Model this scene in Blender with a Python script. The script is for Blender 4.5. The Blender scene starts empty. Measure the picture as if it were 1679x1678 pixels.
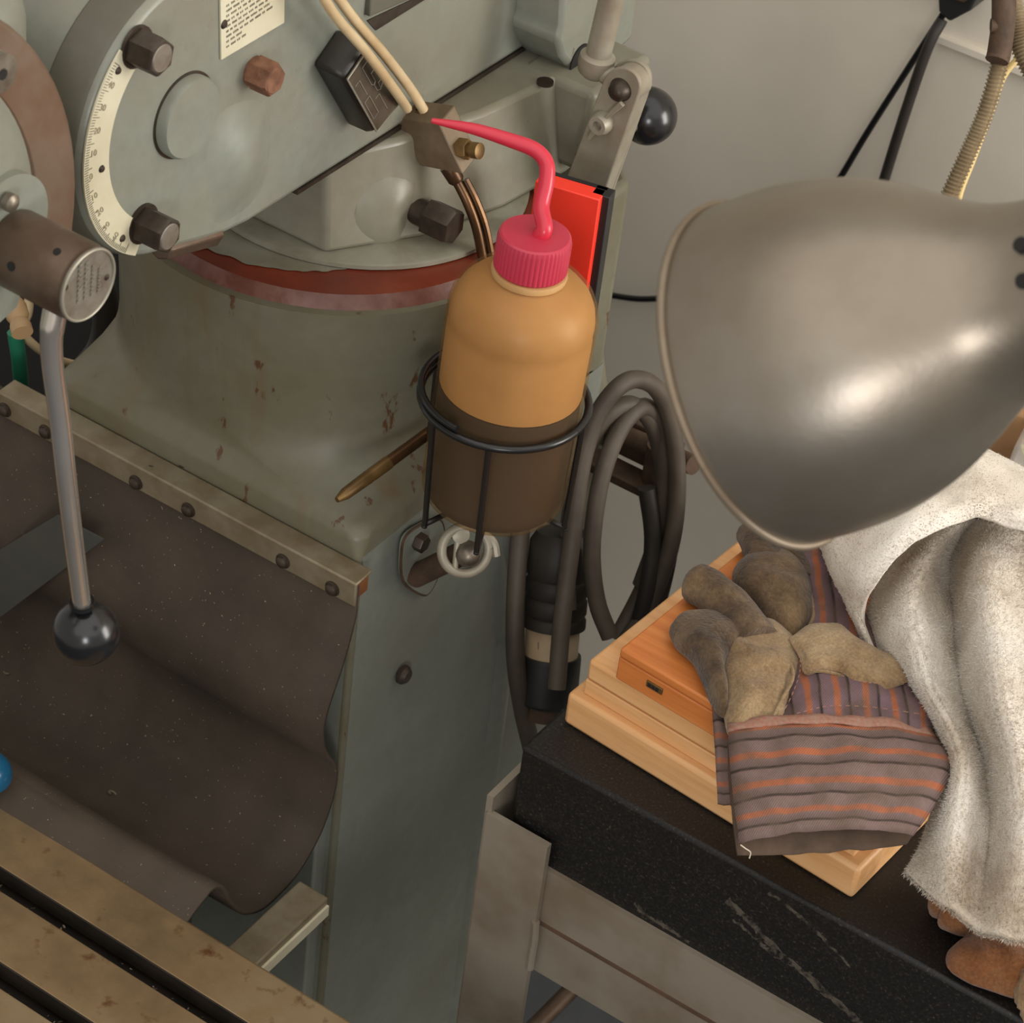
import bpy, bmesh, math, random
import numpy as np
from mathutils import Vector, Matrix, noise
random.seed(7)
SC = bpy.context.scene
COL = SC.collection
# ---------------------------------------------------------------- camera
F = 4300.0                                    # focal length in pixels of the 1679-wide frame
PITCH, ROLL, AZ = .675, -.1318, -.516
CAM = np.array([0, 0, 2.1])
def _cam():
    fw = np.array([0, math.cos(PITCH), -math.sin(PITCH)]); r = np.array([1., 0, 0]); d = np.cross(fw, r)
    c, s = math.cos(ROLL), math.sin(ROLL)
    M = np.array([c*r+s*d, -s*r+c*d, fw]).T
    a = -AZ
    return np.array([[math.cos(a), -math.sin(a), 0], [math.sin(a), math.cos(a), 0], [0, 0, 1]]) @ M
R = _cam()
cd = bpy.data.cameras.new('camera'); cam = bpy.data.objects.new('camera', cd); COL.objects.link(cam)
m = np.eye(4); m[:3, 0] = R[:, 0]; m[:3, 1] = -R[:, 1]; m[:3, 2] = -R[:, 2]; m[:3, 3] = CAM
cam.matrix_world = Matrix(m.tolist())
cd.sensor_width = 36; cd.lens = F/1679*36; cd.clip_start = .05
cd.dof.use_dof = True; cd.dof.focus_distance = 1.72; cd.dof.aperture_fstop = 22
SC.camera = cam
# ---------------------------------------------------------------- light
SC.view_settings.view_transform = 'Standard'; SC.view_settings.look = 'None'
SC.view_settings.gamma = 1; SC.view_settings.exposure = 0.3; SC.view_settings.use_curve_mapping = False
W = bpy.data.worlds.new('world'); SC.world = W; W.use_nodes = True
bg = W.node_tree.nodes['Background']; bg.inputs[0].default_value = (1.0, .945, .865, 1); bg.inputs[1].default_value = .42
def area(name, loc, target, size, power, col=(1, .97, .92)):
    l = bpy.data.lights.new(name, 'AREA'); l.shape = 'RECTANGLE'; l.size, l.size_y = size; l.energy = power; l.color = col
    o = bpy.data.objects.new(name, l); COL.objects.link(o); o.location = loc
    o.rotation_euler = (Vector(target)-Vector(loc)).to_track_quat('-Z', 'Y').to_euler()
area('window_light', (.95, 1.88, 1.45), (-.6, 1.1, .95), (.9, 1.1), 30)
area('doorway_light', (.75, -.9, 1.6), (-.6, 1.2, 1.0), (.45, .6), 11, (.98, .98, 1))
area('overhead_fill', (.3, .5, 3.3), (-.2, 1.2, .8), (5, 4.4), 52)  # added overhead fill that brightens the wall and top faces
# ---------------------------------------------------------------- pixel rays onto world planes / points
def ray(px, py): return R @ np.array([(px-839)/F, (py-839)/F, 1.])
def D(px, py, d): return Vector(CAM+ray(px, py)*d)
def PX(px, py, x): r = ray(px, py); return Vector(CAM+r*(x-CAM[0])/r[0])
def PY(px, py, y): r = ray(px, py); return Vector(CAM+r*(y-CAM[1])/r[1])
def PZ(px, py, z): r = ray(px, py); return Vector(CAM+r*(z-CAM[2])/r[2])
# ---------------------------------------------------------------- materials
def lin(c): return tuple((v/255/12.92 if v/255 <= .04045 else ((v/255+.055)/1.055)**2.4) for v in c)+(1,)
class N:
    def __init__(s, name):
        s.m = bpy.data.materials.new(name); s.m.use_nodes = True; s.t = s.m.node_tree; s.b = s.t.nodes['Principled BSDF']
        s.co = s.t.nodes.new('ShaderNodeTexCoord')
    def n(s, typ, **kw):
        o = s.t.nodes.new(typ)
        for k, v in kw.items(): setattr(o, k, v)
        return o
    def l(s, a, b): s.t.links.new(a, b)
    def noise(s, scale, detail=4, vec=None, stretch=None, rough=.6):
        o = s.n('ShaderNodeTexNoise'); o.inputs['Scale'].default_value = scale; o.inputs['Detail'].default_value = detail
        o.inputs['Roughness'].default_value = rough
        v = vec or s.co.outputs['Object']
        if stretch:
            mp = s.n('ShaderNodeMapping'); mp.inputs['Scale'].default_value = stretch; s.l(v, mp.inputs[0]); v = mp.outputs[0]
        s.l(v, o.inputs['Vector']); return o.outputs['Fac']
    def ramp(s, fac, stops, interp='LINEAR'):
        o = s.n('ShaderNodeValToRGB'); o.color_ramp.interpolation = interp
        e = o.color_ramp.elements
        while len(e) < len(stops): e.new(.5)
        for el, (p, c) in zip(e, stops): el.position = p; el.color = c if len(c) == 4 else lin(c)
        s.l(fac, o.inputs[0]); return o.outputs[0]
    def mix(s, fac, a, b, mode='MIX'):
        o = s.n('ShaderNodeMix', data_type='RGBA', blend_type=mode)
        for sock, v in ((o.inputs[0], fac), (o.inputs[6], a), (o.inputs[7], b)):
            if isinstance(v, bpy.types.NodeSocket): s.l(v, sock)
            elif isinstance(v, (int, float)): sock.default_value = v
            else: sock.default_value = v if len(v) == 4 else lin(v)
        return o.outputs[2]
    def bump(s, h, strength, dist=.001):
        o = s.n('ShaderNodeBump'); o.inputs['Strength'].default_value = strength; o.inputs['Distance'].default_value = dist
        s.l(h, o.inputs['Height'])
        if s.b.inputs['Normal'].is_linked: s.l(s.b.inputs['Normal'].links[0].from_socket, o.inputs['Normal'])
        s.l(o.outputs[0], s.b.inputs['Normal'])
    def col(s, c):
        if isinstance(c, bpy.types.NodeSocket): s.l(c, s.b.inputs['Base Color'])
        else: s.b.inputs['Base Color'].default_value = lin(c)
    def set(s, rough=.5, metal=0, spec=.5):
        s.b.inputs['Roughness'].default_value = rough; s.b.inputs['Metallic'].default_value = metal
        s.b.inputs['Specular IOR Level'].default_value = spec; return s.m
def bw(a, b): return [(a, (0, 0, 0, 1)), (b, (1, 1, 1, 1))]
def simple(name, c, rough=.5, metal=0, c2=None, scale=20, bump=0, bs=200, spec=.5, lo=.35, hi=.65):
    k = N(name)
    if c2: k.col(k.ramp(k.noise(scale), [(lo, c), (hi, c2)]))
    else: k.col(c)
    if bump: k.bump(k.noise(bs), bump)
    return k.set(rough, metal, spec)
def paint(name, c, grime, amount=.62, rough=.32, spots=.68):
    k = N(name)
    a = k.ramp(k.noise(7, 6), bw(amount-.22, amount+.2))
    b = k.ramp(k.noise(52, 5, stretch=(1, 1, .4)), bw(spots, spots+.03)); b3 = k.ramp(k.noise(26, 6, stretch=(1, 1, .12)), [(spots-.06, (0, 0, 0, 1)), (spots+.08, (.5, .5, .5, 1))])
    c1 = k.mix(k.ramp(k.noise(90, 3), bw(.3, .75)), c, tuple(int(v*.93) for v in c))
    c1 = k.mix(a, c1, grime)
    c1 = k.mix(b3, c1, (112, 84, 56)); c1 = k.mix(b, c1, (86, 60, 40)); k.col(c1)
    k.l(k.ramp(k.noise(12, 4), [(.3, (rough-.06,)*3+(1,)), (.75, (rough+.2,)*3+(1,))]), k.b.inputs['Roughness'])
    k.bump(k.noise(25, 3), .25, .002); k.bump(k.noise(160, 3), .12, .0006)
    k.b.inputs['Specular IOR Level'].default_value = .5
    return k.m
M = {}
M['ram'] = paint('ram_paint', (135, 139, 129), (130, 124, 106), .64, .3, .74)
M['cast'] = paint('column_paint', (116, 115, 98), (100, 91, 68), .55, .36, .63)
M['side'] = paint('side_paint', (128, 133, 124), (116, 115, 102), .6, .38, .73)
M['turret'] = paint('turret_paint', (140, 138, 122), (114, 105, 86), .56, .3, .71)
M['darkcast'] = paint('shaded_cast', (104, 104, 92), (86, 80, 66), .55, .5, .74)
M['disc'] = simple('clamp_ring', (140, 138, 122), .4, 0, (120, 114, 96), 30, .1)
k = N('red_primer'); rd = k.ramp(k.noise(22, 5), [(.35, (102, 42, 26)), (.6, (120, 50, 30)), (.8, (140, 64, 34))])
k.col(rd); k.bump(k.noise(140), .3); M['red_primer'] = k.set(.42)
M['chamfer'] = simple('primer_edge', (112, 76, 66), .3, 0, (88, 42, 28), 30, .2, lo=.4, hi=.62)
M['steel'] = simple('worn_steel', (140, 132, 120), .38, .75, (104, 92, 78), 60, .1)
M['bolt_dark'] = simple('oiled_bolt_saddle_shade', (78, 68, 58), .42, .55, (58, 48, 40), 70, .2)  # oily bolts; on the saddle this dark tone is painted shade
M['bolt_face'] = simple('bolt_face', (142, 136, 126), .4, .5, (118, 106, 94), 80, .1)
M['bolt_rust'] = simple('rusty_bolt', (140, 98, 74), .7, .15, (98, 62, 42), 90, .5)
M['rail'] = simple('aluminium_rail', (142, 131, 109), .42, .35, (122, 108, 84), 45, .15)
M['hole'] = simple('dark_recess', (22, 19, 16), .8)
M['chrome'] = simple('polished_lever', (236, 230, 224), .2, .9, (214, 202, 190), 8)
M['blackball'] = simple('black_phenolic', (24, 24, 26), .24, spec=.6)
M['brown_steel'] = simple('browned_steel', (106, 88, 74), .42, .5, (84, 66, 52), 26, .15)
M['browncast'] = simple('brown_ring', (122, 102, 86), .45, .3, (104, 72, 48), 18, .12, lo=.42, hi=.72)
M['plate'] = simple('cream_plate', (214, 208, 182), .45, 0, (200, 190, 160), 16)
M['numink'] = simple('numeral_ink', (150, 140, 116), .6)
M['ink'] = simple('plate_ink', (104, 96, 80), .6)
M['boxdark'] = simple('black_case', (52, 46, 38), .42, .1, (34, 30, 25), 22, .2)
M['dataplate'] = simple('data_plate', (88, 82, 70), .4, .3, (70, 62, 52), 60)
M['plateline'] = simple('plate_lines', (158, 152, 136), .4, .4)
M['brass'] = simple('dull_brass', (128, 100, 58), .42, .6, (104, 80, 48), 60, .1)
M['block'] = simple('zinc_block', (128, 110, 88), .5, .3, (106, 88, 66), 40, .1)
M['copper'] = simple('copper_pipe', (112, 80, 50), .34, .7, (84, 62, 44), 40)
M['tube'] = simple('nylon_tube', (206, 184, 146), .38, 0, (184, 156, 116), 20)
M['blackrub'] = simple('black_cable', (50, 44, 39), .55, 0, (38, 33, 29), 20)
M['cablebrown'] = simple('dusty_cable', (92, 82, 70), .6, 0, (68, 58, 49), 14)
M['blackwire'] = simple('black_wire', (24, 24, 25), .28)
M['red_cap'] = simple('red_cap', (186, 50, 72), .36)
M['red_spout'] = simple('red_spout', (202, 46, 66), .28)
M['orange_case'] = simple('orange_red_plastic', (252, 62, 44), .4)
M['blackplastic'] = simple('black_plastic', (34, 34, 34), .45)
k = N('rubber_sheet'); dust = k.ramp(k.noise(420, 2), bw(.715, .735)); k.col(k.mix(dust, k.ramp(k.noise(9, 6), [(.3, (56, 48, 40)), (.7, (78, 67, 56))]), (150, 132, 108)))
k.bump(k.noise(300, 3), .2); M['rubber'] = k.set(.72, 0, .3)
M['patch'] = simple('grey_rubber', (64, 65, 62), .55, 0, (74, 72, 66), 20, .1)
k = N('table_iron'); c1 = k.ramp(k.noise(14, 8), [(.3, (112, 92, 66)), (.5, (136, 112, 80)), (.72, (146, 128, 98))])
k.col(k.mix(k.ramp(k.noise(55, 6), bw(.6, .72)), c1, (96, 62, 34))); k.bump(k.noise(200), .15); M['table'] = k.set(.5, .45)
M['slot'] = simple('oily_shaded_slot', (44, 36, 28), .6, .2, (30, 25, 20), 40)
k = N('granite'); g = k.ramp(k.noise(520, 2), [(.44, (20, 19, 18)), (.64, (34, 31, 29)), (.8, (84, 76, 66))])
gc = Vector(((-.596+.1)/2, (1.105+1.56)/2, .8)); fac = None
for (p0, p1, w_, am) in (((1190, 1478), (1420, 1690), .0026, .010), ((1262, 1462), (1400, 1590), .0014, .008), ((1040, 1480), (1130, 1545), .0018, .012), ((1200, 1510), (1330, 1600), .0012, .014)):
    a_, b_ = PY(*p0, 1.105)-gc, PY(*p1, 1.105)-gc; L_ = (b_-a_).length; t_ = (b_-a_)/L_; n_ = Vector((-t_.z, 0, t_.x))
    def vm(op, v1, c): o = k.n('ShaderNodeVectorMath', operation=op); k.l(v1, o.inputs[0]); o.inputs[1].default_value = c; return o
    def ma(op, x, y=None):
        o = k.n('ShaderNodeMath', operation=op)
        for i_, q in enumerate((x, y)):
            if q is None: continue
            if isinstance(q, (int, float)): o.inputs[i_].default_value = q
            else: k.l(q, o.inputs[i_])
        return o.outputs[0]
    rel = vm('SUBTRACT', k.co.outputs['Object'], a_).outputs[0]
    d_ = ma('ABSOLUTE', ma('ADD', vm('DOT_PRODUCT', rel, n_).outputs['Value'], ma('MULTIPLY', ma('SUBTRACT', k.noise(34, 5), .5), am*2.2)))
    al = vm('DOT_PRODUCT', rel, t_).outputs['Value']
    on = ma('MULTIPLY', ma('GREATER_THAN', al, 0.), ma('LESS_THAN', al, L_))
    f_ = ma('MULTIPLY', ma('MULTIPLY', on, ma('LESS_THAN', d_, w_)), k.ramp(k.noise(150, 3), [(.38, (0, 0, 0, 1)), (.6, (.4, .4, .4, 1))]))
    fac = f_ if fac is None else ma('MAXIMUM', fac, f_)
yy_ = k.n('ShaderNodeSeparateXYZ'); k.l(k.co.outputs['Object'], yy_.inputs[0]); fac = ma('MULTIPLY', fac, ma('LESS_THAN', yy_.outputs[1], -.224))
k.col(k.mix(fac, g, (128, 118, 104))); M['granite'] = k.set(.45, 0, .4)
M['standpaint'] = simple('stand_paint', (134, 124, 110), .42, 0, (116, 103, 86), 16, .1, lo=.4, hi=.68)
M['rust_edge'] = simple('rust_edge', (92, 68, 52), .7, 0, (78, 58, 46), 60)
def wood(name, a, b, c, axis, sc=26, rough=.42):
    k = N(name); st = [1.0, 1.0, 1.0]; st[axis] = .06
    k.col(k.ramp(k.noise(sc*3, 5, stretch=tuple(st)), [(.3, a), (.52, b), (.72, c)])); k.bump(k.noise(260, 3, stretch=tuple(st)), .1)
    return k.set(rough)
M['pine'] = wood('pale_wood', (206, 150, 96), (222, 170, 116), (230, 184, 132), 0)
M['stainwood'] = simple('stained_wood', (132, 82, 44), .6, 0, (104, 62, 34), 60)
M['cherry'] = wood('orange_wood', (186, 104, 48), (206, 124, 62), (216, 140, 80), 0)
def leather(name, a, b, c):
    k = N(name); c1 = k.ramp(k.noise(20, 7, rough=.7), [(.36, a), (.5, b), (.64, c)])
    f = k.ramp(k.noise(520, 3), [(.3, (.72, .72, .72, 1)), (.7, (1.12, 1.12, 1.12, 1))]); c1 = k.mix(1.0, c1, f, 'MULTIPLY'); k.col(c1)
    k.bump(k.noise(420, 4), .8, .002); k.bump(k.noise(60, 4), .35, .004)
    k.b.inputs['Sheen Weight'].default_value = .25; return k.set(.95, 0, .15)
M['leather'] = leather('tan_suede', (116, 92, 64), (148, 122, 88), (166, 142, 108))
M['leather_dark'] = leather('soiled_suede', (62, 48, 36), (98, 78, 56), (134, 110, 80))
M['suede'] = leather('brown_suede', (104, 64, 36), (128, 82, 48), (140, 96, 62))
M['fleece'] = leather('tan_fleece', (112, 78, 44), (146, 108, 66), (182, 146, 100))
def stripes(name, count, axis, base=(122, 102, 98)):
    k = N(name); s = k.n('ShaderNodeSeparateXYZ'); k.l(k.co.outputs['UV'], s.inputs[0])
    m1 = k.n('ShaderNodeMath', operation='MULTIPLY'); m1.inputs[1].default_value = count; k.l(s.outputs[axis], m1.inputs[0])
    m2 = k.n('ShaderNodeMath', operation='FRACT'); k.l(m1.outputs[0], m2.inputs[0])
    b2 = tuple(int(v*.86) for v in base)
    c = k.ramp(m2.outputs[0], [(0, base), (.20, base), (.26, (164, 98, 70)), (.42, (164, 98, 70)), (.48, base), (.7, b2), (.74, (58, 50, 46)), (.79, (58, 50, 46)), (.83, base)])
    k.col(k.mix(k.ramp(k.noise(60, 4), bw(.35, .8)), c, (96, 80, 70)))
    w = k.n('ShaderNodeTexWave'); w.inputs['Scale'].default_value = 260; w.inputs['Distortion'].default_value = 1; k.l(k.co.outputs['Object'], w.inputs[0])
    k.bump(w.outputs['Fac'], .35, .0008); return k.set(.95, 0, .1)
M['cuff'] = stripes('striped_cuff', 4.2, 1)
M['backfab'] = stripes('striped_back', 6.3, 0, (118, 96, 102))
M['lining'] = simple('cuff_lining', (92, 74, 60), .95, 0, (78, 62, 50), 60, .3)
M['seam'] = simple('seam_tape', (150, 122, 106), .9, 0, (150, 98, 80), 400, .4)
M['thread'] = simple('white_thread', (206, 190, 170), .8)
k = N('terry'); c1 = k.ramp(k.noise(11, 5), [(.38, (222, 214, 202)), (.52, (204, 192, 176)), (.66, (166, 147, 124))])
k.col(c1); k.bump(k.noise(430, 3), .9, .003); k.b.inputs['Sheen Weight'].default_value = .3; M['terry'] = k.set(1, 0, .05)
k = N('flap_cloth'); k.col(k.ramp(k.noise(14, 4), [(.35, (222, 215, 204)), (.7, (208, 197, 182))])); k.bump(k.noise(600, 3), .5, .0015); M['flap'] = k.set(1, 0, .05)
k = N('lamp_metal'); c1 = k.ramp(k.noise(8, 6), [(.3, (128, 116, 100)), (.55, (146, 136, 122)), (.75, (156, 150, 142))])
k.col(c1); k.bump(k.noise(40, 4), .06, .002); k.bump(k.noise(300, 3), .1, .0005); M['shade'] = k.set(.36, .8)
M['rim'] = simple('shade_rim', (138, 124, 106), .5, .5, (116, 98, 78), 14)
M['white'] = simple('white_enamel', (230, 226, 214), .5)
M['conduit'] = simple('flex_conduit', (168, 152, 124), .38, .45, (130, 112, 88), 30)
M['rustclamp'] = simple('rusty_clamp', (92, 70, 54), .7, .2, (70, 54, 42), 60, .4)
M['yellowcord'] = simple('cream_cord', (206, 178, 116), .5)
M['armpaint'] = simple('arm_paint', (160, 154, 138), .42, .2, (142, 130, 112), 26, .1)
M['wallm'] = simple('wall_paint', (222, 213, 197), .75, 0, (214, 205, 189), 5, .08, 60)
M['floorm'] = simple('floor_concrete', (76, 78, 80), .7, 0, (58, 60, 62), 8, .2)
M['green'] = simple('green_hose', (40, 120, 92), .4)
M['beige'] = simple('beige_fitting', (176, 144, 104), .45)
M['card'] = simple('cardboard', (168, 130, 92), .8, 0, (150, 114, 78), 12)
M['blue'] = simple('blue_plastic', (30, 88, 122), .2)
M['yellow'] = simple('yellow_plastic', (196, 188, 96), .4)
M['backdrop'] = simple('dark_backdrop', (40, 40, 38), .6)
M['plugwhite'] = simple('plug_collar', (206, 182, 150), .4, 0, (190, 164, 130), 30)
k = N('clear_film'); k.col((214, 210, 204)); k.b.inputs['Alpha'].default_value = .4; M['film'] = k.set(.15)
# bottle: translucent plastic wall
k = N('bottle_wall'); k.col(k.ramp(k.noise(14, 4), [(.3, (172, 146, 112)), (.7, (186, 160, 126))])); k.set(.3)
tr = k.n('ShaderNodeBsdfTransparent'); tr.inputs[0].default_value = lin((244, 232, 212))
tl = k.n('ShaderNodeBsdfTranslucent'); tl.inputs[0].default_value = lin((186, 158, 122))
mx0 = k.n('ShaderNodeMixShader'); mx0.inputs[0].default_value = .3; k.l(k.b.outputs[0], mx0.inputs[1]); k.l(tl.outputs[0], mx0.inputs[2])
mx = k.n('ShaderNodeMixShader'); mx.inputs[0].default_value = .84; k.l(mx0.outputs[0], mx.inputs[1]); k.l(tr.outputs[0], mx.inputs[2])
k.l(mx.outputs[0], k.t.nodes['Material Output'].inputs['Surface']); M['bottle'] = k.m
k = N('opaque_tan_plastic'); k.col(k.ramp(k.noise(16, 4), [(.3, (180, 138, 88)), (.7, (202, 160, 108))])); M['opaque_tan'] = k.set(.5)  # opaque tan, stands in for light scattered inside the plastic
M['liquid'] = simple('dark_oil', (46, 35, 34), .3)
# ---------------------------------------------------------------- mesh helpers
def frame(ax, up=(0, 0, 1)):
    z = Vector(ax).normalized(); u = Vector(up)
    if abs(z.dot(u)) > .98: u = Vector((0, 1, 0))
    x = u.cross(z).normalized(); y = z.cross(x); return x, y, z
class B:
    def __init__(s): s.b = bmesh.new(); s.uv = None
    def grid(s, rows, closed=False, uv=False):
        vs = [[s.b.verts.new(p) for p in r] for r in rows]; n = len(rows[0])
        if uv and s.uv is None: s.uv = s.b.loops.layers.uv.new('UVMap')
        for i in range(len(vs)-1):
            for j in range(n if closed else n-1):
                q = [vs[i][j], vs[i][(j+1) % n], vs[i+1][(j+1) % n], vs[i+1][j]]
                try: f = s.b.faces.new(q)
                except ValueError: continue
                if uv:
                    cs = [(j, i), (j+1, i), (j+1, i+1), (j, i+1)]
                    for lp, (a, c) in zip(f.loops, cs): lp[s.uv].uv = (a/(n-1), c/(len(vs)-1))
        return vs
    def cap(s, ring, flip=False):
        try: s.b.faces.new(ring[::-1] if flip else ring)
        except ValueError: pass
    def prism(s, pts, off):
        off = Vector(off); v = s.grid([[Vector(p) for p in pts], [Vector(p)+off for p in pts]], True); s.cap(v[0], True); s.cap(v[1]); return s
    def box(s, c, size, rot=None):
        c = Vector(c); h = Vector(size)/2; rot = rot or Matrix.Identity(3)
        q = [c+rot@Vector((x*h.x, y*h.y, -h.z)) for x, y in ((-1, -1), (1, -1), (1, 1), (-1, 1))]
        return s.prism(q, rot@Vector((0, 0, size[2])))
    def lathe(s, prof, o=(0, 0, 0), ax=(0, 0, 1), seg=32, cap=True, close=False):
        o = Vector(o); x, y, z = frame(ax); rows = []
        for r, h in prof: rows.append([o+z*h+(x*math.cos(t)+y*math.sin(t))*max(r, 1e-5) for t in [2*math.pi*i/seg for i in range(seg)]])
        v = s.grid(rows, True)
        if close: 
            n = seg
            for j in range(n): s.b.faces.new([v[-1][j], v[-1][(j+1) % n], v[0][(j+1) % n], v[0][j]])
        elif cap: s.cap(v[0], True); s.cap(v[-1])
        return s
    def cyl(s, p0, p1, r0, r1=None, seg=24):
        p0, p1 = Vector(p0), Vector(p1); return s.lathe([(r0, 0), (r0 if r1 is None else r1, (p1-p0).length)], p0, p1-p0, seg)
    def sphere(s, c, r, seg=32, rings=16, sc=(1, 1, 1)):
        rows = [[Vector(c)+Vector((r*sc[0]*math.sin(a)*math.cos(t), r*sc[1]*math.sin(a)*math.sin(t), r*sc[2]*math.cos(a))) for t in [2*math.pi*i/seg for i in range(seg)]] for a in [max(.01, min(math.pi-.01, math.pi*i/rings)) for i in range(rings+1)]]
        v = s.grid(rows[::-1], True); s.cap(v[0], True); s.cap(v[-1]); return s
    def tube(s, path, r, seg=10, res=6, smooth=True, cap=True):
        pts = spline(path, res) if smooth else [Vector(p) for p in path]
        n = len(pts); rr = r if callable(r) else (lambda t: r); rows = []; x = None
        for i, p in enumerate(pts):
            d = (pts[min(i+1, n-1)]-pts[max(i-1, 0)]).normalized()
            x = (frame(d)[0] if x is None else (x-d*x.dot(d)).normalized()); y = d.cross(x); q = rr(i/(n-1))
            rows.append([p+(x*math.cos(t)+y*math.sin(t))*q for t in [2*math.pi*k/seg for k in range(seg)]])
        v = s.grid(rows, True)
        if cap: s.cap(v[0], True); s.cap(v[-1])
        return s
    def hexhead(s, base, ax, af, h, rot=0, bevel=.12):
        x, y, z = frame(ax); r = af/math.sqrt(3); base = Vector(base)
        def ring(k, hh): return [base+z*hh+(x*math.cos(t)+y*math.sin(t))*r*k for t in [rot+math.pi/3*i for i in range(6)]]
        v = s.grid([ring(1, 0), ring(1, h*(1-bevel)), ring(.9, h)], True); s.cap(v[0], True); s.cap(v[-1]); return s
def spline(pts, res=6, closed=False):
    P = [Vector(p) for p in pts]; n = len(P); out = []
    g = (lambda i: P[i % n]) if closed else (lambda i: P[max(0, min(n-1, i))] if 0 <= i < n else (2*P[0]-P[1] if i < 0 else 2*P[-1]-P[-2]))
    for i in range(n if closed else n-1):
        a, b, c, d = g(i-1), g(i), g(i+1), g(i+2)
        for k in range(res):
            t = k/res; out.append(.5*((2*b)+(c-a)*t+(2*a-5*b+4*c-d)*t*t+(3*b-a-3*c+d)*t**3))
    if not closed: out.append(P[-1].copy())
    return out
def origin(o):
    v = Vector((0, 0, 0))
    while o is not None: v += o.location; o = o.parent
    return v
def obj(name, b, mat, parent=None, bevel=0, sub=0, solid=0, angle=38, loc=None, flat=False, seg=2, fix=True):
    bm = b.b
    if fix: bmesh.ops.recalc_face_normals(bm, faces=bm.faces)
    me = bpy.data.meshes.new(name)
    if parent is None:
        if loc is None:
            cs = [v.co for v in bm.verts]; loc = Vector(((min(c.x for c in cs)+max(c.x for c in cs))/2, (min(c.y for c in cs)+max(c.y for c in cs))/2, min(c.z for c in cs)))
        off = Vector(loc)
    else: off = origin(parent)
    bmesh.ops.translate(bm, verts=bm.verts, vec=-off); bm.to_mesh(me); bm.free()
    if not flat:
        me.polygons.foreach_set('use_smooth', [True]*len(me.polygons)); me.set_sharp_from_angle(angle=math.radians(angle))
    me.materials.append(M[mat] if isinstance(mat, str) else mat)
    o = bpy.data.objects.new(name, me); COL.objects.link(o)
    if parent is None: o.location = off
    else: o.parent = parent
    if solid: md = o.modifiers.new('s', 'SOLIDIFY'); md.thickness = solid; md.offset = -1
    if bevel: md = o.modifiers.new('b', 'BEVEL'); md.width = bevel; md.segments = seg; md.limit_method = 'ANGLE'; md.angle_limit = math.radians(35)
    if sub: md = o.modifiers.new('u', 'SUBSURF'); md.levels = md.render_levels = sub
    return o
def thing(name, label, cat, loc, group=None):
    o = bpy.data.objects.new(name, None); COL.objects.link(o); o.location = loc; o.empty_display_size = .05
    return tag(o, label, cat, group)
def tag(o, label=None, cat=None, group=None, kind=None):
    for k, v in (('label', label), ('category', cat), ('group', group), ('kind', kind)):
        if v: o[k] = v
    return o
def text(name, s, size, mat, parent, loc, xdir, ydir, depth=.0002):
    c = bpy.data.curves.new(name, 'FONT'); c.body = s; c.size = size; c.extrude = depth; c.align_x = 'CENTER'; c.align_y = 'CENTER'; c.resolution_u = 3
    t_ = bpy.data.objects.new(name, c); COL.objects.link(t_); bpy.context.view_layer.update()
    me = bpy.data.meshes.new_from_object(t_.evaluated_get(bpy.context.evaluated_depsgraph_get())); bpy.data.objects.remove(t_); bpy.data.curves.remove(c)
    me.materials.clear(); me.materials.append(M[mat]); o = bpy.data.objects.new(name, me); COL.objects.link(o); o.parent = parent
    x = Vector(xdir).normalized(); z = x.cross(Vector(ydir)).normalized(); y = z.cross(x)
    mm = Matrix((x, y, z)).transposed().to_4x4(); mm.translation = Vector(loc)-origin(parent); o.matrix_local = mm; return o
XD, YD, ZD = Vector((1, 0, 0)), Vector((0, 1, 0)), Vector((0, 0, 1))
# ================================================================ setting
WY = 2.0
tag(obj('wall_back', B().box((0, WY+.05, 1.5), (7, .1, 3)), 'wallm'), kind='structure')
tag(obj('floor', B().box((0, 0, -.05), (7, 5, .1)), 'floorm'), kind='structure')
p = PY(1540, 55, WY)
tag(obj('trim_1', B().box((p.x+.25, WY-.004, p.z-.002), (.5, .008, .006)), 'wallm'), kind='structure')
# ================================================================ milling machine body
XS, XL, YC, YB = -.755, -1.053, 1.132, 1.475      # column faces
CX, CY = -.904, 1.285
mill = thing('milling_machine', 'old grey green milling machine with tilting ram above a stained column', 'machine', (CX, CY, 0))
def rrect(z, x0, x1, y0, y1, rf, rb, n=20):
    out = []
    for cx, cy, a0, r in ((x1-rf, y0+rf, -90, rf), (x1-rb, y1-rb, 0, rb), (x0+rb, y1-rb, 90, rb), (x0+rf, y0+rf, 180, rf)):
        for i in range(n+1):
            t = math.radians(a0+90*i/n); out.append(Vector((cx+r*math.cos(t), cy+r*math.sin(t), z)))
    return out
rows = [rrect(z, XL, XS, YC, YB, .012, .02) for z in (0, .5, .90)]+[rrect(.955, XL, XS, YC, YB, .012, .05), rrect(.966, XL, XS, YC, YB-.02, .012, .08)]
rows[0:] = [rrect(z, XL+.02, XS, YC, YB, .004, .02) for z in (0, .5, .90)]+[rrect(.955, XL+.02, XS, YC, YB, .006, .05), rrect(.966, XL+.02, XS, YC, YB-.02, .012, .08)]
for z, rf, ins, xo in ((.970, .012, .001, .02), (.975, .032, .003, .019), (.981, .065, .006, .014), (.989, .1, .008, .007), (1.0, .126, .007, .001), (1.016, .139, .005, 0), (1.05, .144, .003, 0), (1.10, .147, .0, 0), (1.113, .148, 0, 0)):
    rows.append(rrect(z, XL+ins+xo, XS-ins, YC+ins, YC+.298-ins, rf, max(.1, rf)))
c = B(); v = c.grid(rows, True); c.cap(v[0], True); c.cap(v[-1]); column = obj('column', c, 'cast', mill, angle=55)
obj('rear_cover', B().prism([(-.93, 1.36, 0), (XS, 1.36, 0), (XS, 1.44, 0), (XS-.02, 1.458, 0), (-.93, 1.458, 0)], (0, 0, 1.116)), 'cast', mill, bevel=.006, seg=3)
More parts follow.
